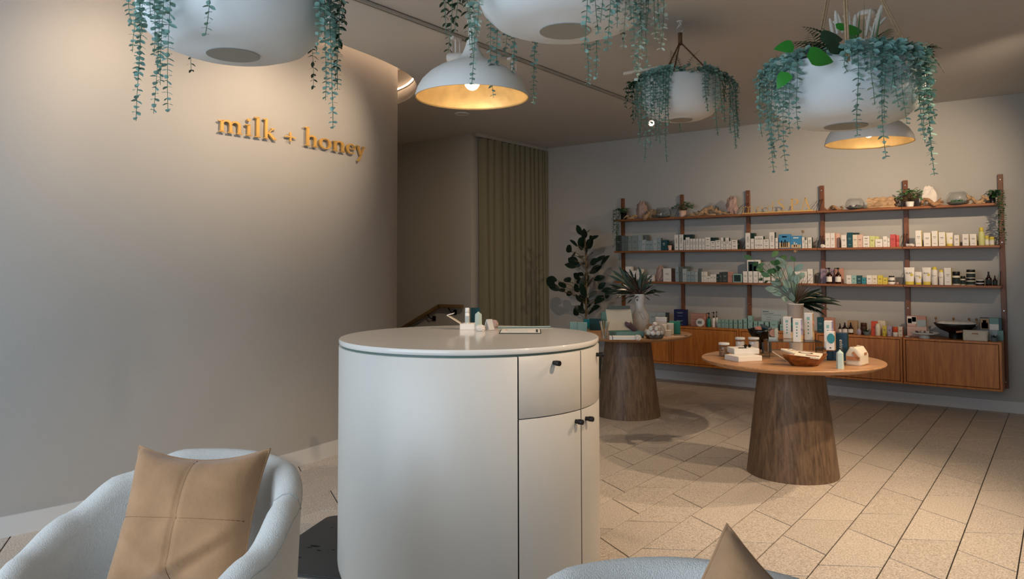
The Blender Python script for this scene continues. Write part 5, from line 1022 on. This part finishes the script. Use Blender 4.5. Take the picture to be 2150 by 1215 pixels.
# acrylic risers
rp = on(1660, 742); ZR = ZT + .115; rp = at_z(1664, 714, ZR); rs = thing('acrylic_riser', 'wide clear acrylic riser under the tall white boxes', 'riser', (rp.x, rp.y, ZT), VY - .12)
def riser(t, W_, D_, H_):
    MB().rbox(-W_, W_, -D_, D_, H_ - .006, H_, .001, 1).build('top_plate', 'acrylic', t)
    for s_ in (-1, 1):
        MB().rbox(s_ * (W_ - .003) - .003, s_ * (W_ - .003) + .003, -D_, D_, 0, H_ - .006, .001, 1).build('side_plate', 'acrylic', t)
        mb = MB(); mb.box(s_ * (W_ - .003) - .0028, s_ * (W_ - .003) + .0028, -D_ - .0008, -D_ - .0002, 0, H_ - .006); mb.build('polished_edge', 'acrylic_edge', t)
    MB().box(-W_, W_, -D_ - .0008, -D_ - .0002, H_ - .006, H_).build('polished_edge', 'acrylic_edge', t)
riser(rs, .175, .085, .115)
def tall_white(x0, x1, yb, yt, z0, label, wm):
    t, w_, h = front_box(x0, x1, yb, yt, z0, .06, label, 'w', 'w', RZ)
    MB().box(w_ / 2, w_ / 2 + .0012, -.026, .026, h * .3, h * .985).build('side_window', wm, t); MB().cyl(.016, 0, .004, 20, M=Matrix.Translation((w_ / 2 + .001, 0, h * .62)) @ Matrix.Rotation(PI / 2, 4, 'Y')).build('tool_shape', 'jade' if wm == 'deepblue' else ('coral' if wm == 'tan' else 'lav'), t)
    MB().box(w_ / 2, w_ / 2 + .0012, -.028, .028, h * .01, h * .29).build('side_print', 'sand', t)
    for k in range(4): MB().cyl(w_ * .09, 0, .0008, 12, M=Matrix.Translation((0, -.03, h * (.26 + .13 * k))) @ Matrix.Rotation(PI / 2, 4, 'X')).build('printed_dot', 'teal', t)
    MB().box(-w_ * .18, w_ * .18, -.0308, -.03, h * .74, h * .86).build('printed_mark', 'mint', t); return t
a = sC(48, 575); b = sC(155, 205); tall_white(a[0], b[0], a[1] - 1, b[1], ZR, 'tall white box with blue side window, leftmost on the acrylic riser', 'deepblue')
a = sC(215, 630); b = sC(325, 240); tall_white(a[0], b[0], a[1], b[1], ZR, 'tall white box with periwinkle side, second on the acrylic riser', 'periwinkle')
a = sC(412, 600); b = sC(522, 140); tall_white(a[0], b[0], a[1], b[1], ZR, 'tallest white box with coral tool in its side, on the acrylic riser', 'tan')
# compact in clear box
p = at_z(1624, 713, ZR); t = thing('compact_box', 'clear box with round coral compact at the left of the riser', 'box', p, RZ)
MB().rbox(-.03, .03, -.02, .02, 0, .078, .001, 1).build('clear_case', 'acrylic', t); MB().cyl(.024, -.008, .008, 28, M=Matrix.Translation((-.002, 0, .046)) @ Matrix.Rotation(PI / 2, 4, 'X'), bev=.002).build('compact', 'coral', t); MB().box(-.027, .027, -.017, .017, .001, .018).build('insert', 'w', t); MB().box(.012, .027, -.017, .017, .018, .075).build('card', 'cream', t)
# right hand stand with blue boxes
ZR2 = ZT + .085; p = at_z(1741, 731, ZR2); rs2 = thing('acrylic_stand', 'small clear acrylic stand under the blue windowed box', 'riser', (p.x, p.y + .02, ZT), RZ + .1)
riser(rs2, .085, .06, .085)
a = sC(748, 735); b = sC(850, 275); tall_white(a[0], b[0], a[1], b[1], ZR2 , 'tall white box with violet side behind the blue windowed box', 'periwinkle')
a = sC(780, 770); b = sC(900, 455); t, w_, h = front_box(a[0], b[0], a[1], b[1], ZR2, .045, 'white box with large glossy blue round window on the small stand', 'w', 'tan', RZ)
MB().cyl(w_ * .44, 0, .004, 28, M=Matrix.Translation((.004, -.0225, h * .64)) @ Matrix.Rotation(PI / 2, 4, 'X') @ Matrix.Diagonal((1, 1.35, 1, 1)), bev=.001).build('round_window', 'teal', t); MB().box(-w_ * .1, w_ * .1, -.0232, -.0225, h * .1, h * .16).build('printed_mark', 'ink', t)
a = sC(945, 945); b = sC(1110, 480); t, w_, h = front_box(a[0], b[0], a[1], b[1], ZT, .07, 'tall dark blue box with white lettering on the bowl table', 'deepblue', 'green_d', RZ)
text('evin', 'w', t, (.0, -.0356, h * .62), .034, (PI / 2, PI / 2, 0))
a = sC(785, 975); b = sC(862, 790); front_box(a[0], b[0], a[1] - 4, b[1], ZT, .04, 'small dark blue box, left of the pair under the small stand', 'deepblue', 'deepblue', RZ)
a = sC(866, 975); b = sC(950, 790); front_box(a[0], b[0], a[1] - 4, b[1], ZT, .04, 'small dark blue box, right of the pair under the small stand', 'deepblue', 'deepblue', RZ)
# crystals, toiletry bag
def tower(c, rz, r, h, label, m='crystal_mint'):
    o = MB(); n = 6; o.lathe([(r, 0), (r * .9, h * .82), (.0005, h)], n, smooth=False); o.disc(r, n, (0, 0, 0), False); t = o.build('crystal_tower', m, None, c, rz); return tag(t, label, 'crystal', 'mint crystal towers')
tower(on(1764, 773.5), .2, .022, .115, 'pale mint crystal tower beside the toiletry bag')
bgp = on(1800, 765); bt = thing('toiletry_bag', 'cream box shaped toiletry bag with tan leather straps', 'bag', bgp, VY - .75)
vs = []; n = 32
for v in [i / 10 for i in range(11)]:
    tp = 1 - .55 * max(0, v - .62) / .38
    for i in range(n): a = 2 * PI * i / n; vs.append((.05 * math.copysign(abs(math.cos(a)) ** .35, math.cos(a)) * tp * (1 + .02 * math.sin(4 * a)), .075 * math.copysign(abs(math.sin(a)) ** .3, math.sin(a)) * (1 - .04 * v), .112 * v + .004 * math.sin(3 * a + 2) * v))
MB().add(vs, [(j * n + i, j * n + (i + 1) % n, (j + 1) * n + (i + 1) % n, (j + 1) * n + i) for j in range(10) for i in range(n)] + [tuple(range(n - 1, -1, -1)), tuple(10 * n + i for i in range(n))], True).build('body', 'canvas', bt)
MB().box(-.003, .003, -.07, .07, .110, .114).build('zip', 'tan', bt)
MB().rbox(-.04, .04, -.081, -.075, .035, .058, .001, 1).build('handle_strap', 'leather', bt)
mb = MB(); mb.rbox(-.009, .009, -.002, .002, -.055, 0, .001, 1, Matrix.Translation((.0, -.079, .085)) @ Matrix.Rotation(-.7, 4, 'Y')); mb.build('zip_pull', 'leather', bt); MB().box(.0495, .0525, -.02, .02, .066, .080).build('leather_tag', 'leather', bt)
# wooden bowl with puzzle boards
wb = on(1686, 768); wt = thing('wooden_bowl', 'rough wooden bowl holding printed boards on the round table', 'bowl', (wb.x, wb.y + .03, ZT), VY - .1)
vs = []; n = 40
for r0, z in [(.0, 0), (.55, 0), (.62, .006), (.8, .03), (.95, .055), (1, .066), (.95, .066), (.85, .05), (.6, .022), (0, .015)]:
    for i in range(n): a = 2 * PI * i / n; k = 1 + .06 * math.sin(3 * a + 1) + .04 * math.sin(7 * a); vs.append((.135 * r0 * k * math.cos(a), .085 * r0 * k * math.sin(a), z + (.006 * math.sin(2 * a + .5) if z > .04 else 0)))
autosmooth(MB().add(vs, [(j * n + i, j * n + (i + 1) % n, (j + 1) * n + (i + 1) % n, (j + 1) * n + i) for j in range(9) for i in range(n)], True).build('bowl', 'bowl_wood', wt), 50)
def board(px, py, z, rz, tx, ty, w_, d_, label, ovals, th=.012):
    p = at_z(px, py, z); t = thing('printed_board', label, 'board', p); t.rotation_euler = (tx, ty, rz); MB().rbox(-w_ / 2, w_ / 2, -d_ / 2, d_ / 2, 0, th, .002, 1).build('board', 'cream', t)
    for x, y, rx, ry in ovals: MB().prism([(x + rx * math.cos(2 * PI * i / 24), y + ry * math.sin(2 * PI * i / 24)) for i in range(24)], th, th + .0008).build('agate_print', 'brown', t); MB().prism([(x + rx * .7 * math.cos(2 * PI * i / 24), y + ry * .65 * math.sin(2 * PI * i / 24)) for i in range(24)], th + .0008, th + .0014).build('agate_core', random.choice(['rose', 'stone', 'bark']), t)
board(1697, 747, ZT + .062, VY - .55, .12, .06, .15, .12, 'upper cream board with oval agate prints on the wooden bowl', [(-.02, .022, .045, .02), (.03, -.03, .042, .014)])
board(1664, 740, ZT + .058, VY + .6, .2, .1, .12, .10, 'lower cream board with oval print leaning in the wooden bowl', [(0, .02, .025, .014)])
board(1640, 750, ZT + .045, VY + .4, .3, .5, .09, .09, 'pink sheet at the left edge of the wooden bowl', [], .003)
# stacked white boxes, rings, jars
wb_ = lambda x, y: (1500 + x / 8.68, 640 + y / 8.68)
p = at_z(1556, 757, ZT); yaw_box('gift_box', 'lower white flat box on the left of the bowl table', 'box', (p.x, p.y + .04, ZT), VY + .35, .185, .15, .034, 'w', side='w')
p = at_z(1556, 742, ZT + .035); yaw_box('gift_box', 'upper white flat box carrying black rings', 'box', (p.x - .004, p.y + .05, ZT + .0345), VY + .05, .17, .14, .036, 'w', side='cream')
bx = Vector((p.x - .004, p.y + .05, ZT + .0705))
for i in range(3):
    c = bx + rgt * (-.035 + .017 * i) - far * .045; o = MB().tube([Vector((.0095 * math.cos(a), .0095 * math.sin(a), .0025)) for a in [2 * PI * k / 20 for k in range(20)]], .0022, 7, closed=True).build('black_ring', 'black', None, c); tag(o, f'black ring, {ORD[i]} from left on the upper white box', 'ring', 'black rings')
t = thing('sunglasses', 'black sunglasses folded on the upper white box', 'glasses', bx + rgt * .03 + far * .0, VY)
for s in (-1, 1): MB().cyl(.011, -.001, .001, 18, M=Matrix.Translation((s * .014, 0, .011)) @ Matrix.Rotation(PI / 2, 4, 'X')).build('lens', 'black_gloss', t); MB().tube([(s * .027, 0, .014), (s * .02, .05, .006)], .0016, 6).build('temple', 'black', t)
MB().tube([(-.004, 0, .014), (.004, 0, .014)], .0016, 6).build('bridge', 'black', t)
def glass_jar(c, r, h, label, m='bark'):
    t = thing('glass_jar', label, 'jar', c); MB().lathe([(r * .96, .0), (r, .004), (r, h * .8), (r * .9, h * .86)], 28).build('glass', 'glass', t); MB().cyl(r * .9, .003, h * .7, 24).build('contents', m, t); MB().cyl(r * 1.03, h * .84, h, 28, bev=.002).build('lid', 'white_cer', t)
p = on(1517, 748); glass_jar((p.x, p.y + .03, ZT), .036, .092, 'glass jar with white lid at the left edge of the bowl table')
p = on(1549, 738); glass_jar((p.x, p.y + .05, ZT), .034, .10, 'glass jar with pale lid behind the stacked white boxes', 'stone')
p = on(1574, 738); glass_jar((p.x + .01, p.y + .06, ZT), .038, .10, 'second pale lidded jar behind the stacked white boxes', 'stone')
p = on(1616, 742); yaw_box('dark_box', 'small black box beside the acrylic riser', 'box', (p.x - .03, p.y + .03, ZT), RZ, .055, .06, .075, 'char')
p = on(1594, 735); t, r, h = footed('wide black footed bowl at the back of the bowl table', None, 0, 0, 0, 'black_gloss', c=(p.x, p.y + .08, ZT), r=.108, h=.152, foot_=.22); bb = Vector(t.location)
mb = MB(); mb.rbox(-.04, .04, -.03, .03, -.006, .006, .002, 1); o = mb.build('small_book', 'deepblue', None, bb + rgt * .03 + Vector((0, 0, .158))); o.rotation_euler = (.4, .35, VY); tag(o, 'small dark blue book tilted in the black footed bowl', 'book')
rock(bb + rgt * -.03 + Vector((0, 0, .135)), .028, .025, .02, 'coral', 'pink stone in the black footed bowl on the table', .08)
# cream bucket plant behind the boxes
pp = at_d(1671, 700, 5.44); pl_ = thing('bucket_plant', 'cream bucket of silvery and dark leaves behind the tall white boxes', 'plant', (pp.x, pp.y, ZT)); po = Vector(pl_.location); dpl = project(po)[2]
ztop = at_d(1671, 637, dpl).z - ZT
mb = MB(); mb.lathe([(.044, 0), (.046, .004), (.058, ztop), (.0595, ztop), (.0595, ztop - .006), (.054, ztop - .008)], 32); mb.disc(.044, 32, (0, 0, 0), False); mb.disc(.055, 32, (0, 0, ztop - .01)); mb.build('bucket', 'off_white', pl_)
def lp(x, y, dd=0): return at_d(1540 + x / 3.373, 360 + y / 3.373, dpl + dd) - po
random.seed(31); org = Vector((0, 0, ztop)); st = MB()
for x, y, L in [(365, 655, .07), (330, 670, .055), (430, 680, .06), (335, 725, .07), (385, 755, .06), (450, 745, .055), (400, 800, .06), (345, 845, .065), (290, 830, .06), (315, 865, .07), (410, 905, .055), (440, 815, .05), (370, 905, .05), (395, 720, .055), (320, 790, .05), (455, 780, .05), (300, 800, .045), (420, 770, .05)]:
    p = lp(x, y, rnd(.06)); d = (p - org).normalized(); st.tube([org, org * .5 + p * .5 + Vector((0, 0, .01)), p], .002, 4); put_leaf(OVAL_ME['leaf_pale'], pl_, frame(p - d * L * .4, d + Vector((rnd(.5), rnd(.5), rnd(.4))) + rgt * rnd(.5), tocam + Vector((0, 0, .6)) + Vector((rnd(.4), rnd(.4), 0)), L * 1.45))
for x, y, L in [(270, 600, .045), (290, 640, .05), (250, 660, .045), (300, 690, .05), (240, 700, .045), (130, 615, .04), (170, 655, .035), (210, 690, .04), (260, 740, .045), (230, 770, .04), (380, 610, .04), (320, 610, .04), (400, 600, .035), (280, 720, .045), (190, 700, .035), (215, 650, .035), (310, 655, .04), (180, 770, .03)]:
    p = lp(x, y, rnd(.08)); st.tube([org, lp(330, 780), p], .0015, 4); put_leaf(OVAL_ME['leaf_mid'], pl_, frame(p, (rnd(1), rnd(1), rnd(.6)), tocam + Vector((rnd(.5), rnd(.5), .3)), L * 1.5))
for x, y, L in [(590, 820, .13), (640, 840, .15), (700, 870, .17), (740, 910, .18), (690, 950, .15), (640, 960, .14), (600, 990, .13), (560, 980, .12), (620, 900, .14), (670, 900, .15), (580, 930, .12), (655, 1000, .12), (540, 940, .1), (720, 890, .17)]:
    p = lp(x, y, rnd(.06)); put_leaf(LANCE_ME['leaf_ficus'], pl_, frame(org + (p - org) * .1, (p - org) + Vector((0, 0, .03)), (rnd(.3), -.6, 1), (p - org).length * 1.02)) ; put_leaf(LANCE_ME['leaf_ficus'], pl_, frame(org + (p - org) * .45, (p - org) + Vector((rnd(.05), rnd(.05), .01)), (rnd(.4), -.8, .8), (p - org).length * .6))
gm = MB()
for i in range(46): a = random.uniform(-.4, 1); p = lp(430 + 150 * random.random(), 700 + 170 * random.random(), rnd(.08)); blade(None, org, p, 'leaf_brown', .004, .1, mbx=gm)
tag(gm.build('grass_tuft', 'leaf_brown', pl_), kind='stuff')
for x, y in ((600, 1000), (690, 960), (640, 880)): blade(pl_, org, lp(x, y), 'sand', .005, .45)
st.tube([org, lp(430, 640), lp(490, 430)], .0012, 4); st.build('stems', 'euc_stem', pl_)
for x, y in ((491, 424), (434, 566)): MB().sphere(lp(x, y), .011, 10, 8, jit=.06).build('round_bloom', 'tan', pl_)

# --- vase table
sR = lambda x, y: (1280 + x / 6.75, 560 + y / 6.75)
vp = on(1344, 699); vz = thing('ceramic_vase', 'cream round bodied ceramic vase of dark leaves on the far table', 'vase', vp); vo = Vector(vp); dv = project(vo)[2]; k_ = dv / F_PX
hv = (699 - 617) * k_; rv = 19 * k_; rn = 11 * k_
autosmooth(MB().lathe([(.0, 0), (rv * .5, 0), (rv * .62, .006), (rv * .93, hv * .2), (rv, hv * .34), (rv * .92, hv * .47), (rn * 1.05, hv * .58), (rn * .86, hv * .68), (rn * .92, hv * .85), (rn * 1.08, hv), (rn * .98, hv), (rn * .8, hv * .8)], 40).build('vase', 'white_cer', vz), 60)
for s in (0, 1): MB().tube([Vector((rv * .97 * math.cos(a) * q, rv * .97 * math.sin(a) * q, hv * z)) for a, q, z in ((-1.2 + s * .3, .72, .56), (-1.0 + s * .3, .98, .48), (-.75 + s * .3, 1.04, .36))], .004, 6).build('applied_ridge', 'white_cer', vz)
def vpx(x, y, dd=0): q = sR(x, y); return at_d(q[0], q[1], dv + dd) - vo
og = Vector((0, 0, hv)); random.seed(41)
for x, y, m in [(100, 90, 'leaf_sage'), (70, 140, 'leaf_sage'), (150, 60, 'leaf_sage'), (200, 90, 'leaf_ficus'), (260, 110, 'leaf_ficus'), (300, 80, 'leaf_ficus'), (470, 60, 'leaf_sage'), (500, 90, 'leaf_sage'), (430, 80, 'leaf_sage'), (560, 150, 'leaf_sage'), (600, 190, 'leaf_ficus'), (650, 280, 'leaf_ficus'), (760, 370, 'leaf_ficus'), (690, 400, 'leaf_ficus'), (620, 330, 'leaf_ficus'), (540, 440, 'leaf_ficus'), (380, 480, 'leaf_ficus'), (280, 480, 'leaf_ficus'), (200, 470, 'leaf_ficus'), (150, 420, 'leaf_ficus'), (120, 330, 'leaf_ficus'), (60, 290, 'leaf_ficus'), (10, 330, 'leaf_ficus'), (20, 400, 'leaf_ficus'), (140, 250, 'leaf_sage'), (230, 180, 'leaf_sage'), (350, 150, 'leaf_ficus'), (420, 200, 'leaf_ficus'), (540, 240, 'leaf_sage'), (590, 250, 'leaf_ficus'), (330, 220, 'leaf_sage'), (180, 300, 'leaf_ficus'), (450, 130, 'leaf_sage')]:
    p = vpx(x, y, rnd(.1)); d = p - og; put_leaf(LANCE_ME[m], vz, frame(og + d * .25, d + Vector((rnd(.04), rnd(.04), .06)), (rnd(.5), -.7, .8), d.length * random.uniform(.7, .9))); put_leaf(LANCE_ME[m], vz, frame(og + d * .72, d + Vector((rnd(.08), rnd(.08), rnd(.05))), (rnd(.6), -.8, .6), d.length * .4 + .02))
gm = MB()
for i in range(110): a = rnd(PI); p = vpx(random.uniform(90, 660), random.uniform(60, 450), rnd(.12)); blade(None, og, p, 'leaf_brown', .004, .22, mbx=gm)
tag(gm.build('grass_tuft', 'leaf_brown', vz), kind='stuff')
# open teal gift box
p = on(*sR(250, 1000)); gb = thing('open_gift_box', 'open teal gift box with raised cream lid on the far table', 'box', p, VY + .25)
MB().rbox(-.13, .13, -.06, .10, 0, .006, .001, 1).build('floor_panel', 'teal_d', gb); mb = MB(); mb.box(-.13, .13, -.06, -.056, 0, .055); mb.box(-.13, .13, .096, .10, 0, .055); mb.box(-.13, -.126, -.06, .1, 0, .055); mb.box(.126, .13, -.06, .1, 0, .055); mb.build('tray', 'mint_d', gb)
MB().box(-.12, .12, -.05, .09, .006, .04).build('filling', 'sand', gb)
mb = MB(); M = Matrix.Translation((-.02, .10, .05)) @ Matrix.Rotation(1.25, 4, 'X'); mb.box(-.12, .13, 0, .2, -.004, 0, M); mb.build('lid', 'mint_d', gb); mb = MB(); mb.box(-.115, .125, .004, .196, 0, .003, M); mb.build('lid_lining', 'cream', gb); mb = MB(); mb.box(-.11, .1, .19, .22, 0, .004, M @ Matrix.Rotation(.2, 4, 'X')); mb.build('lid_flap', 'grey_d', gb)
cp = on(*sR(290, 905), ZT + .05); o = MB(); o.lathe([(.001, -.06), (.026, -.045), (.03, .05), (.012, .075), (.0005, .08)], 7, smooth=False); cz = o.build('amethyst_point', 'crystal_purple', None, cp + Vector((0, .03, .03))); cz.rotation_euler = (.3, -.9, VY); tag(cz, 'purple grey crystal point lying in the open gift box', 'crystal')
p = on(*sR(170, 1030)); yaw_box('flat_box', 'flat white box tied with a dark band at the front of the far table', 'box', p + Vector((0, .03, 0)), VY - .05, .24, .10, .028, 'w', side='cream'); 
mb = MB(); mb.box(-.098, -.093, -.0515, .0515, 0, .029); bn = mb.build('dark_band', 'ink', bpy.data.objects[[o.name for o in col.objects if o.name.startswith('flat_box')][-1]])
rock(on(*sR(402, 1036)), .028, .025, .024, 'stone', 'rough white pebble at the front edge of the far table', .15)
# glass dome with balls
p = on(*sR(605, 1020)); gd = thing('glass_bowl', 'round glass bowl piled with white balls on the far table', 'bowl', p + Vector((0, .04, 0))); go = Vector(gd.location); R_ = 158 / 6.75 * project(go)[2] / F_PX
pr = [(R_ * .7, .002), (R_ * .98, R_ * .35), (R_, R_ * .65), (R_ * .85, R_ * 1.05), (R_ * .6, R_ * 1.3)]; MB().lathe(pr + [(a - .002, z) for a, z in pr[::-1]], 40).build('glass', 'glass', gd); MB().lathe([(0, .003), (R_ * .7, .004), (R_ * .9, R_ * .3), (0, R_ * .34)], 28).build('dark_gravel', 'black', gd)
BL = [(-.6, -.3, .52), (-.2, -.55, .52), (.25, -.5, .52), (.62, -.2, .52), (0, -.1, .55), (.35, .3, .55), (-.4, .3, .55), (-.35, -.2, .9), (.1, -.3, .92), (.42, 0, .9), (-.05, .2, .95), (.05, -.05, 1.25), (-.62, .1, .6)]
bm_ = MB().sphere((0, 0, 0), R_ * .235, 16, 10).mesh('ball', 'w')
for i, (x, y, z) in enumerate(BL):
    q = go + rgt * x * R_ * .95 + far * y * R_ * .95 + Vector((0, 0, z * R_)); o = link('white_ball', bm_, None, q); tag(o, 'white ball with coloured band piled in the glass bowl', 'ball', 'white balls in the glass bowl')
    o2 = MB().lathe([(R_ * .237, -.004), (R_ * .237, .004)], 16).build('coloured_band', 'rose', o); o2.rotation_euler = (rnd(1.5), rnd(1.5), 0)
for i, (x0, x1, yb, yt, z0, lb, m) in enumerate([(700, 808, 960, 818, 0, 'cream carton behind the glass bowl, lower of the stack', 'cream'), (815, 905, 958, 800, 0, 'cream carton right of the glass bowl, tallest', 'cream'), (785, 868, 985, 900, 0, 'small white carton in front, right of the glass bowl', 'w')]):
    a = sR(x0, yb); b = sR(x1, yt); front_box(a[0], b[0], a[1], b[1], ZT, .05, lb, m, 'cream', VY - .3)
a = sR(580, 960); p = on(*sR(668, 935)); yaw_box('carton_stack', 'white carton with blue wave picture on top of the stack by the vase', 'box', p + Vector((0, .1, .098)), VY - .3, .105, .05, .04, 'w', side='cream')
yaw_box('carton_stack', 'plain carton under the wave picture carton by the vase', 'box', p + Vector((0, .1, 0)), VY - .3, .10, .05, .0975, 'cream')
a = sR(850, 960); b = sR(1000, 772); front_box(a[0], b[0], a[1] - 1, b[1], ZT, .04, 'bright jade green box at the right of the far table', 'jade', 'jade', VY - .2)
for i, (x, y, an) in enumerate(((900, 990, .2), (960, 985, .1), (1010, 978, -.05))):
    p = on(*sR(x, y)); o = MB().rbox(-.06, .06, -.008, .008, 0, .004, .001, 1).build('paper_stick', 'cream' if i != 2 else 'char', None, p, VY + an); tag(o, f'slim {("cream", "tan", "dark")[i]} stick, {ORD[i]} from left on the far table edge', 'stick', 'slim sticks on the far table')
# teal cartons and brush bundle at the left of the vase table
for i, (x0, x1, yb, yt, m) in enumerate([(1197, 1212, 695, 676, 'mint'), (1213, 1233, 697, 677, 'mint'), (1226, 1240, 690, 670, 'teal'), (1239, 1262, 693, 669, 'teal_d'), (1263, 1278, 690, 655, 'mint_d')]):
    front_box(x0, x1, yb, yt, ZT, .05, f'{CW[m]} carton, {ORD[i]} from left behind the desk edge on the far table', m, None, VY, name='product_box')
p = on(1266, 712); jr = thing('brush_bundle', 'clear cup of slim wooden brushes at the left of the far table', 'brush cup', p + Vector((0, .03, 0)))
MB().lathe([(.03, .001), (.036, .07), (.034, .07), (.029, .003)], 24).build('cup', 'glass', jr)
for i in range(12): a = i * .55; MB().tube([(.012 * math.cos(a), .012 * math.sin(a), .004), (.045 * math.cos(a), .035 * math.sin(a), .15)], .0035, 6).build('brush', random.choice(['tan', 'cream', 'lgrey']), jr)

# ------------------------------------------------------------------ things on the desk
sD = lambda x, y: (900 + x / 5.658, 620 + y / 5.658)
def od(x, y, z=DH): q = sD(x, y); return at_z(q[0], q[1], z)
p = od(458, 408); ob = thing('open_box', 'small open white box with raised lid on the round desk', 'box', p + Vector((0, 0, 0)) + far * .035, VY)
kd = project(p)[2] / F_PX / 5.658
mb = MB(); w_ = 88 * kd; mb.box(-w_, w_, -.035, -.0335, 0, 72 * kd); mb.box(-w_, w_, .0335, .035, 0, 72 * kd); mb.box(-w_, -w_ + .0015, -.035, .035, 0, 72 * kd); mb.box(w_ - .0015, w_, -.035, .035, 0, 72 * kd); mb.box(-w_, w_, -.035, .035, 0, .0015); mb.build('tray', 'w', ob)
MB().box(-w_ + .002, w_ - .002, -.033, .033, .002, 60 * kd).build('insert', 'cream', ob)
Ml = Matrix.Translation((-w_, 0, 72 * kd)) @ Matrix.Rotation(.56, 4, 'Y'); Ll = 185 * kd
mb = MB(); mb.box(-Ll, 0, -.034, .034, 0, .002, Ml); mb.build('lid', 'cream', ob)
mb = MB(); mb.box(-.001, .001, -.034, .034, 0, 85 * kd, Ml @ Matrix.Translation((-Ll, 0, 0)) @ Matrix.Rotation(.75, 4, 'Y')); mb.build('lid_flap', 'w', ob)
p = Vector(ob.location) - rgt * .002 + Vector((0, 0, 60 * kd + .0005))
t = thing('serum_bottle', 'slim white bottle standing in the open white box', 'bottle', p, VY); r = 27 * kd; h = 195 * kd; MB().cyl(r, 0, h * .68, 20, bev=.001).build('body', 'w', t); MB().cyl(r * .97, h * .685, h, 20, bev=.002).build('cap', 'white_cer', t)
MB().lathe([(r * 1.01, h * .1), (r * 1.01, h * .5)], 14, a0=PI + .5, a1=2 * PI - .5).build('printed_label', 'lgrey', t)
p2 = od(548, 352) + far * .06; t = thing('glass_card_holder', 'upright clear glass block with teal tint behind the crystal', 'holder', p2, VY + .1); MB().rbox(-60 * kd, 60 * kd, -.012, .012, 0, 215 * kd, .001, 1).build('glass_block', 'acrylic', t); MB().box(-58 * kd, 58 * kd, .012, .014, .002, 212 * kd).build('tinted_back', 'teal_d', t)
tower(od(590, 372) , .3, 50 * kd, 190 * kd, 'pale mint crystal tower on the round desk')
c = od(610, 425) + far * .012; rock(c, 65 * kd, .022, 40 * kd, 'stone', 'rough white stone in front of the crystal on the desk', .15)
p = od(750, 420) + far * .02; t = thing('phone_stand', 'small silver folding stand on the round desk', 'stand', p, VY + .5); MB().rbox(-.016, .016, -.003, .003, 0, .06, .002, 1, Matrix.Translation((0, 0, 0)) @ Matrix.Rotation(-.5, 4, 'X')).build('front_plate', 'silver', t); MB().rbox(-.016, .016, -.002, .002, 0, .058, .001, 1, Matrix.Translation((0, .056, 0)) @ Matrix.Rotation(.5, 4, 'X')).build('back_plate', 'white_paint', t)
rock(od(775, 395) + far * .05, .022, .018, .022, 'crystal_pink', 'small pink stone behind the silver stand on the desk', .12)
a, b = od(822, 386), od(1448, 378); d = (b - a); o = thing('glass_ruler', 'long pale green glass bar lying on the round desk', 'bar', (a + b) / 2, math.atan2(d.y, d.x)); MB().rbox(-d.length / 2, d.length / 2, -.008, .008, 0, .006, .001, 1).build('bar', 'crystal_mint', o); MB().box(-d.length / 2, d.length / 2, -.0082, -.008, .0, .003).build('dark_edge', 'teal_d', o)
a, b, c = od(837, 456), od(1335, 456), od(860, 408); dx = (b - a); dy_ = (c - a); L = dx.length; M0 = math.atan2(dx.y, dx.x); wd = abs(dy_.dot(Vector((-dx.y, dx.x, 0)).normalized()))
t = thing('menu_card', 'printed white price card in a dark frame lying on the round desk', 'card', (a + b) / 2 + Vector((-dx.y, dx.x, 0)).normalized() * wd / 2, M0); MB().rbox(-L / 2, L / 2, -wd / 2, wd / 2, 0, .004, .001, 1).build('frame', 'ink', t); MB().box(-L / 2 + .004, L / 2 - .004, -wd / 2 + .006, wd / 2 - .004, .004, .0046).build('sheet', 'w', t)
for i in range(7): MB().box(-L * .32, L * .18, -wd * .34 + i * wd * .1, -wd * .34 + i * wd * .1 + .003, .0046, .005).build('printed_line', 'lgrey', t)
MB().box(L * .38, L * .43, -wd * .36, wd * .36, .0046, .005).build('printed_block', 'ink', t); MB().box(-L * .37, -L * .33, wd * .1, wd * .3, .0046, .005).build('printed_spot', 'rose', t)
